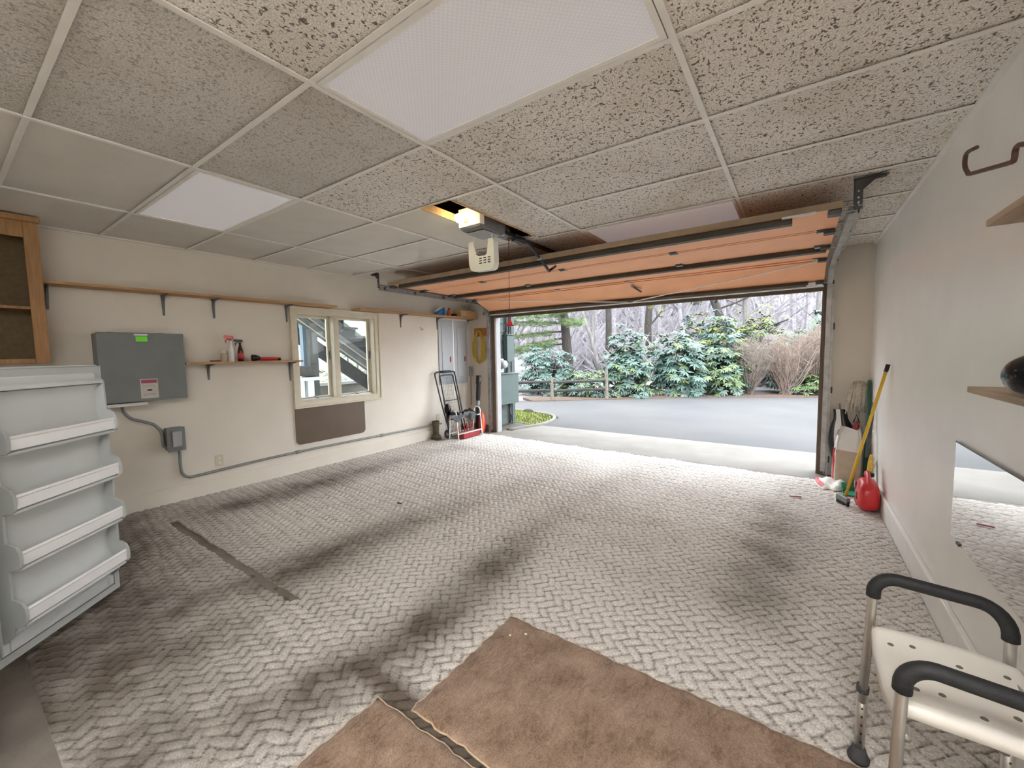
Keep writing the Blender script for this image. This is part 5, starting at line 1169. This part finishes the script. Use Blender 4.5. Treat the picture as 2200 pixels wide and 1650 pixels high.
def grow(b, p, d, ln, r0, depth, rng, spread=.6, nseg=4, lo=None):
    pts = [p]; rs = [r0]
    for i in range(nseg):
        d = (d+Vector((rng.uniform(-.12, .12), rng.uniform(-.12, .12), rng.uniform(-.03, .10)))).normalized(); pts.append(pts[-1]+d*ln/nseg); rs.append(r0*(1-.55*(i+1)/nseg))
    b.tube(pts, rs, 6 if r0 > .03 else 4, cap=False)
    if depth:
        for k in range(rng.randint(2, 4)):
            i = rng.randint(1, nseg); a = rng.uniform(0, 2*PI)
            nd = (d*.7+Vector((math.cos(a), math.sin(a), rng.uniform(-.1, .7)))*spread).normalized(); grow(b, pts[i], nd, ln*rng.uniform(.4, .65), rs[i]*.5, depth-1, rng, spread, 3)
    return pts
def big_tree(name, label, base, lean, r0, mname, seed, nb, blen, moss=None, hb=.35):
    rng = random.Random(seed); t = thing(name, label, 'tree', base, 'trees beyond the drive'); C = Vector(base); top = C+Vector(lean)
    pts = [C.lerp(top, k/8)+Vector((rng.uniform(-.05, .05), rng.uniform(-.05, .05), 0))*(1 if k else 0) for k in range(9)]
    B().tube(pts, [r0*1.25]+[r0*(1-.55*k/8) for k in range(1, 9)], 12).make('trunk', mname, t, smooth=True)
    for i in range(nb):
        k = rng.uniform(hb, .95); p = C.lerp(top, k); a = rng.uniform(0, 2*PI); bb = B(); grow(bb, p, Vector((math.cos(a), math.sin(a)*.7, rng.uniform(.1, .8))).normalized(), blen*rng.uniform(.6, 1.1), r0*.32*(1.1-k), 2, rng)
        bb.make('branch', mname, t, smooth=True)
    if moss:
        P = []; A = []
        for i in range(moss[1]):
            k = rng.uniform(.1, .95); p = C.lerp(top, k); a = rng.uniform(0, 6.28); q = r0*1.1; P.append(p+Vector((math.cos(a)*rng.uniform(q, 1.2), math.sin(a)*rng.uniform(q, .8), rng.uniform(-.2, .3)))); A.append((rng.uniform(-1, 1), rng.uniform(-1, 1), .7))
        vs, fs = leaves(P, A, 6, .16, .03, .3, rng); o = B().add(vs, fs).make('lichen_leaves', moss[0], t); o['kind'] = 'stuff'
    return t
def gz(x, y): return hill_z(x, y)-.12
pine = big_tree('pine_tree', 'thick dark pine trunk with drooping green boughs left of the fence post', (-2.60, 15.0, gz(-2.6, 15)), (-.42, 0, 6.5), .225, 'bark', 3, 3, 1.6, None, .75)
def boughs():
    rng = random.Random(12); vs = []; fs = []
    specs = [((-2.75, 15.0, 2.55), (-2.0, -2.9, .25)), ((-2.8, 15.0, 2.25), (-2.6, -1.6, -.05)), ((-2.7, 14.95, 2.0), (-1.7, -2.2, -.35)), ((-2.85, 15.0, 3.0), (-2.4, -2.4, .35)), ((-2.7, 15, 2.7), (.75, -.9, .02)), ((-2.85, 15.0, 2.9), (-.9, -2.6, .1)), ((-2.8, 15, 1.75), (-2.6, -1.2, -.15)), ((-2.8, 15, 3.1), (.4, -1.2, .1))]
    for si, (p, d) in enumerate(specs):
        p, d = Vector(p), Vector(d); pts = [p+d*k+Vector((0, 0, -.25*k*k)) for k in (0, .25, .5, .75, 1)]
        B().tube(pts, [.04, .03, .022, .015, .006], 5).make('bough', 'bark', pine)
        for i in range(300):
            k = rng.uniform(.12, 1); q = p+d*k+Vector((0, 0, -.25*k*k)); sd = d.cross(Vector((0, 0, 1))).normalized(); off = rng.uniform(-1, 1)*.55*(1.1-k*.6)
            c = q+sd*off+d.normalized()*abs(off)*.5+Vector((0, 0, rng.uniform(-.12, .06)-.1*abs(off)))
            for j in range(9):
                nd = Vector((rng.uniform(-1, 1), rng.uniform(-1, 1), rng.uniform(-.5, .45)))+d.normalized()*.6; nd = nd.normalized()*rng.uniform(.14, .24); s = nd.orthogonal().normalized()*.0065
                o = len(vs); vs += [c-s, c+s, c+nd]; fs.append((o, o+1, o+2))
    o = B().add(vs, fs).make('needles', 'needle', pine); o['kind'] = 'stuff'
boughs()
big_tree('slim_tree', 'slender leaning grey tree just right of the thick pine trunk', (-2.05, 17, gz(-2, 17)), (-2.3, 0, 8), .10, 'bark_pale', 5, 5, 1.5)
big_tree('slim_tree', 'thin forked grey tree standing upright between the leaning tree and the dark trunk', (-2.60, 17.4, gz(-2.6, 17.4)), (-.05, 0, 8), .11, 'bark_pale', 6, 6, 1.5)
big_tree('dark_tree', 'straight dark trunk rising above the tall rhododendron', (-2.15, 18, gz(-2.1, 18)), (.12, 0, 9), .155, 'bark', 7, 4, 1.6, None, .6)
big_tree('mossy_tree', 'sturdy trunk with yellow-green lichen tufts, middle of the opening', (-.60, 19, gz(-.6, 19)), (.0, 0, 9), .18, 'bark', 8, 7, 2.2, ('leaf_yellow', 70), .22)
big_tree('mossy_oak', 'leaning lichen-spotted oak with spreading bent limbs, right of the middle', (3.05, 20, gz(3, 20)), (-2.6, 0, 7.5), .20, 'bark', 9, 9, 3.2, ('leaf_yellow', 60), .15)
big_tree('pale_tree', 'pale upright trunk close behind the leaning oak', (3.15, 20.6, gz(3.2, 20.6)), (-.2, 0, 9), .17, 'bark_pale', 10, 8, 2.6, None, .2)
big_tree('pale_tree', 'thin pale tree near the top right corner of the opening', (5.6, 22, gz(5.6, 22)), (.3, 0, 9), .10, 'bark_pale', 11, 8, 2.2, None, .2)
# leafless woods on the slope: individual copies of four bare trees, shared kind
protos = []
for s in range(4):
    rng = random.Random(40+s); b = B(); h = 10+s; pts = [Vector((0, 0, 0))]
    for k in range(7): pts.append(pts[-1]+Vector((rng.uniform(-.15, .15), rng.uniform(-.15, .15), h/7)))
    b.tube(pts, [.14-.016*k for k in range(8)], 6, cap=False)
    for k in range(14):
        i = rng.randint(2, 7); a = rng.uniform(0, 6.28); grow(b, pts[i], Vector((math.cos(a), math.sin(a), rng.uniform(.3, 1))).normalized(), rng.uniform(1.2, 2.6), .05, 1, rng, .7, 3)
    o = b.make('bare_tree', 'bark_far', origin=(0, 0, 0)); tag(o, 'bare grey tree in the pale leafless woods on the slope', 'tree', 'bare woods on the slope'); protos.append(o)
rw = random.Random(77); first = [True]*4
for i in range(150):
    y = rw.uniform(22, 52); az = rw.uniform(-.80, .18); x = 4.99+az*y
    if i >= 128: x, y = rw.uniform(-22, -9), rw.uniform(5, 19)
    p = protos[i % 4]; o = p if first[i % 4] else copy_obj(p); first[i % 4] = False
    o.location = (x, y, gz(x, y)-.2); o.rotation_euler = (rw.uniform(-.06, .06), rw.uniform(-.06, .06), rw.uniform(0, 6.28)); k = rw.uniform(.6, 1.2); o.scale = (k, k, k)
def brush():
    r = random.Random(5); tw = B(); vs = []; fs = []
    for i in range(9000):
        y = 17+35*r.random()**1.4; az = r.uniform(-.80, .16); x = 4.99+az*y; z = gz(x, y); h = r.uniform(.2, 1.7)*(1+y*.012); a = r.uniform(0, PI); w = .006+.0004*y
        dx, dy = w*math.cos(a), w*math.sin(a); lx, ly = r.uniform(-1.3, 1.3), r.uniform(-.6, .6); o = len(vs)
        vs += [(x-dx, y-dy, z), (x+dx, y+dy, z), (x+lx*.4, y+ly*.4, z+h*.6), (x+lx, y+ly, z+h)]; fs += [(o, o+1, o+2), (o+1, o+3, o+2)]
    o = B().add(vs, fs).make('underbrush', 'bark_far', origin=(0, 0, 0)); tag(o, 'fine pale twiggy underbrush covering the wooded slope', 'brush', kind='stuff')
brush()
# far house with a pale roof
t = thing('far_house', 'pale distant house with a light roof among the bare trees', 'house', (-2.2, 34, gz(-2.2, 34)))
z0 = gz(-2.2, 34); box(-3.9, -.6, 33, 36, z0-.5, z0+2.3).make('wall', 'far_wall', t)
B().prism([(-4.3, z0+2.25), (-.2, z0+2.25), (-2.25, z0+3.7)], 'y', 32.7, 36.3).make('roof', 'far_roof', t)
for x in (-3.2, -1.6): box(x, x+.7, 32.96, 33.0, z0+.8, z0+1.8).make('window', 'black_gloss', t)

# ------------------------------------------------------------------ outside the left window: deck stairs
st = thing('deck_stairs', 'dark timber deck stairs descending past the window outside', 'stairs', (-2.1, 4.2, -.1))
m_ = -.665
def zl(y): return 1.99+m_*(y-3.41)
for x in (-1.62, -2.55):
    B().prism([(2.2, zl(2.2)), (5.6, zl(5.6)), (5.6, zl(5.6)+.30), (2.2, zl(2.2)+.30)], 'x', x, x+.045).make('stringer', 'stair_wood', st)
for k in range(-9, 7):
    y = 4.245+.23*k; z = 1.91-.152*k
    box(-2.60, -1.53, y, y+.27, z-.035, z).make('tread', 'stair_wood', st); box(-2.5, -1.58, y+.235, y+.255, z-.152, z-.035).make('riser', 'stair_wood', st)
B().prism([(2.2, zl(2.2)+.02), (5.6, zl(5.6)+.02), (5.6, zl(5.6)+.045), (2.2, zl(2.2)+.045)], 'x', -1.575, -1.555).make('edge_strip', 'curb_concrete', st)
B().prism([(2.2, zl(2.2)+.17), (5.6, zl(5.6)+.17), (5.6, zl(5.6)+.19), (2.2, zl(2.2)+.19)], 'x', -1.575, -1.555).make('edge_strip', 'curb_concrete', st)
for y in (3.9, 5.5):
    box(-2.66, -2.57, y, y+.09, zl(y)+.1, zl(y)+1.25).make('rail_post', 'meter_green', st)
B().prism([(2.5, zl(2.5)+1.0), (5.7, zl(5.7)+1.0), (5.7, zl(5.7)+1.12), (2.5, zl(2.5)+1.12)], 'x', -2.69, -2.60).make('handrail', 'meter_green', st)
for k in range(12): y = 3.0+.22*k; box(-2.64, -2.615, y, y+.03, zl(y)+.3, zl(y)+1.0).make('baluster', 'ext_white', st)
box(-1.66, -1.56, 3.62, 3.76, -.1, 1.95).make('support_post', 'stair_wood', st)
B().bar((-1.61, 4.25, 1.85), (-1.61, 3.95, 2.25), .07, .12).make('brace', 'stair_wood', st)
box(-2.4, -1.5, 3.05, 3.70, 1.09, 1.25).make('landing_beam', 'stair_wood', st)
t = thing('blue_post', 'pale blue painted post outside the window beside the stair support', 'post', (-1.8, 3.6, 0))
box(-1.86, -1.76, 3.62, 3.72, -.1, 1.95).make('shaft', 'bottle_blue', t); MATS['post_blue'] = mat('post_blue', (.24, .33, .40), .6, .08, 6); t.children[0].data.materials[0] = MATS['post_blue']
t = thing('white_railing', 'white painted low railing outside the window below the stairs', 'railing', (-1.4, 3.6, .3))
box(-1.45, -1.36, 2.6, 3.95, 1.02, 1.07).make('top_rail', 'ext_white', t)
for y in (3.30, 3.455): box(-1.44, -1.37, y+.0, y+.10, -.1, 1.02).make('post', 'ext_white', t)
box(-1.43, -1.38, 2.6, 3.9, .70, .76).make('lower_rail', 'ext_white', t)
t = thing('low_wall', 'pale low garden wall seen at the bottom of the right window pane', 'wall', (-2.6, 6, 0))
box(-3.2, -3.0, 4.0, 8.0, -.2, .80).make('wall_block', 'curb_concrete', t); box(-3.24, -2.96, 4.0, 8.0, .80, .86).make('coping', 'ext_white', t)
t = rhodo('garden_shrub', 'yellow-green garden shrub seen through the window under the stairs', (-4.6, 6.1, .0), .75, .6, 1.6, 110, 'leaf_green', 21, .14, True, ('leaf_yellow', .4))
t['group'] = 'garden shrubs outside the window'
t = thing('brick_planter', 'reddish brick bank beside the garden shrub outside the window', 'planter', (-4.2, 7.2, 0))
B().prism([(6.6, -.1), (8.6, -.1), (8.6, 1.75), (7.6, 1.5), (6.6, .9)], 'x', -4.6, -4.0).make('bank', 'pine_straw', t)
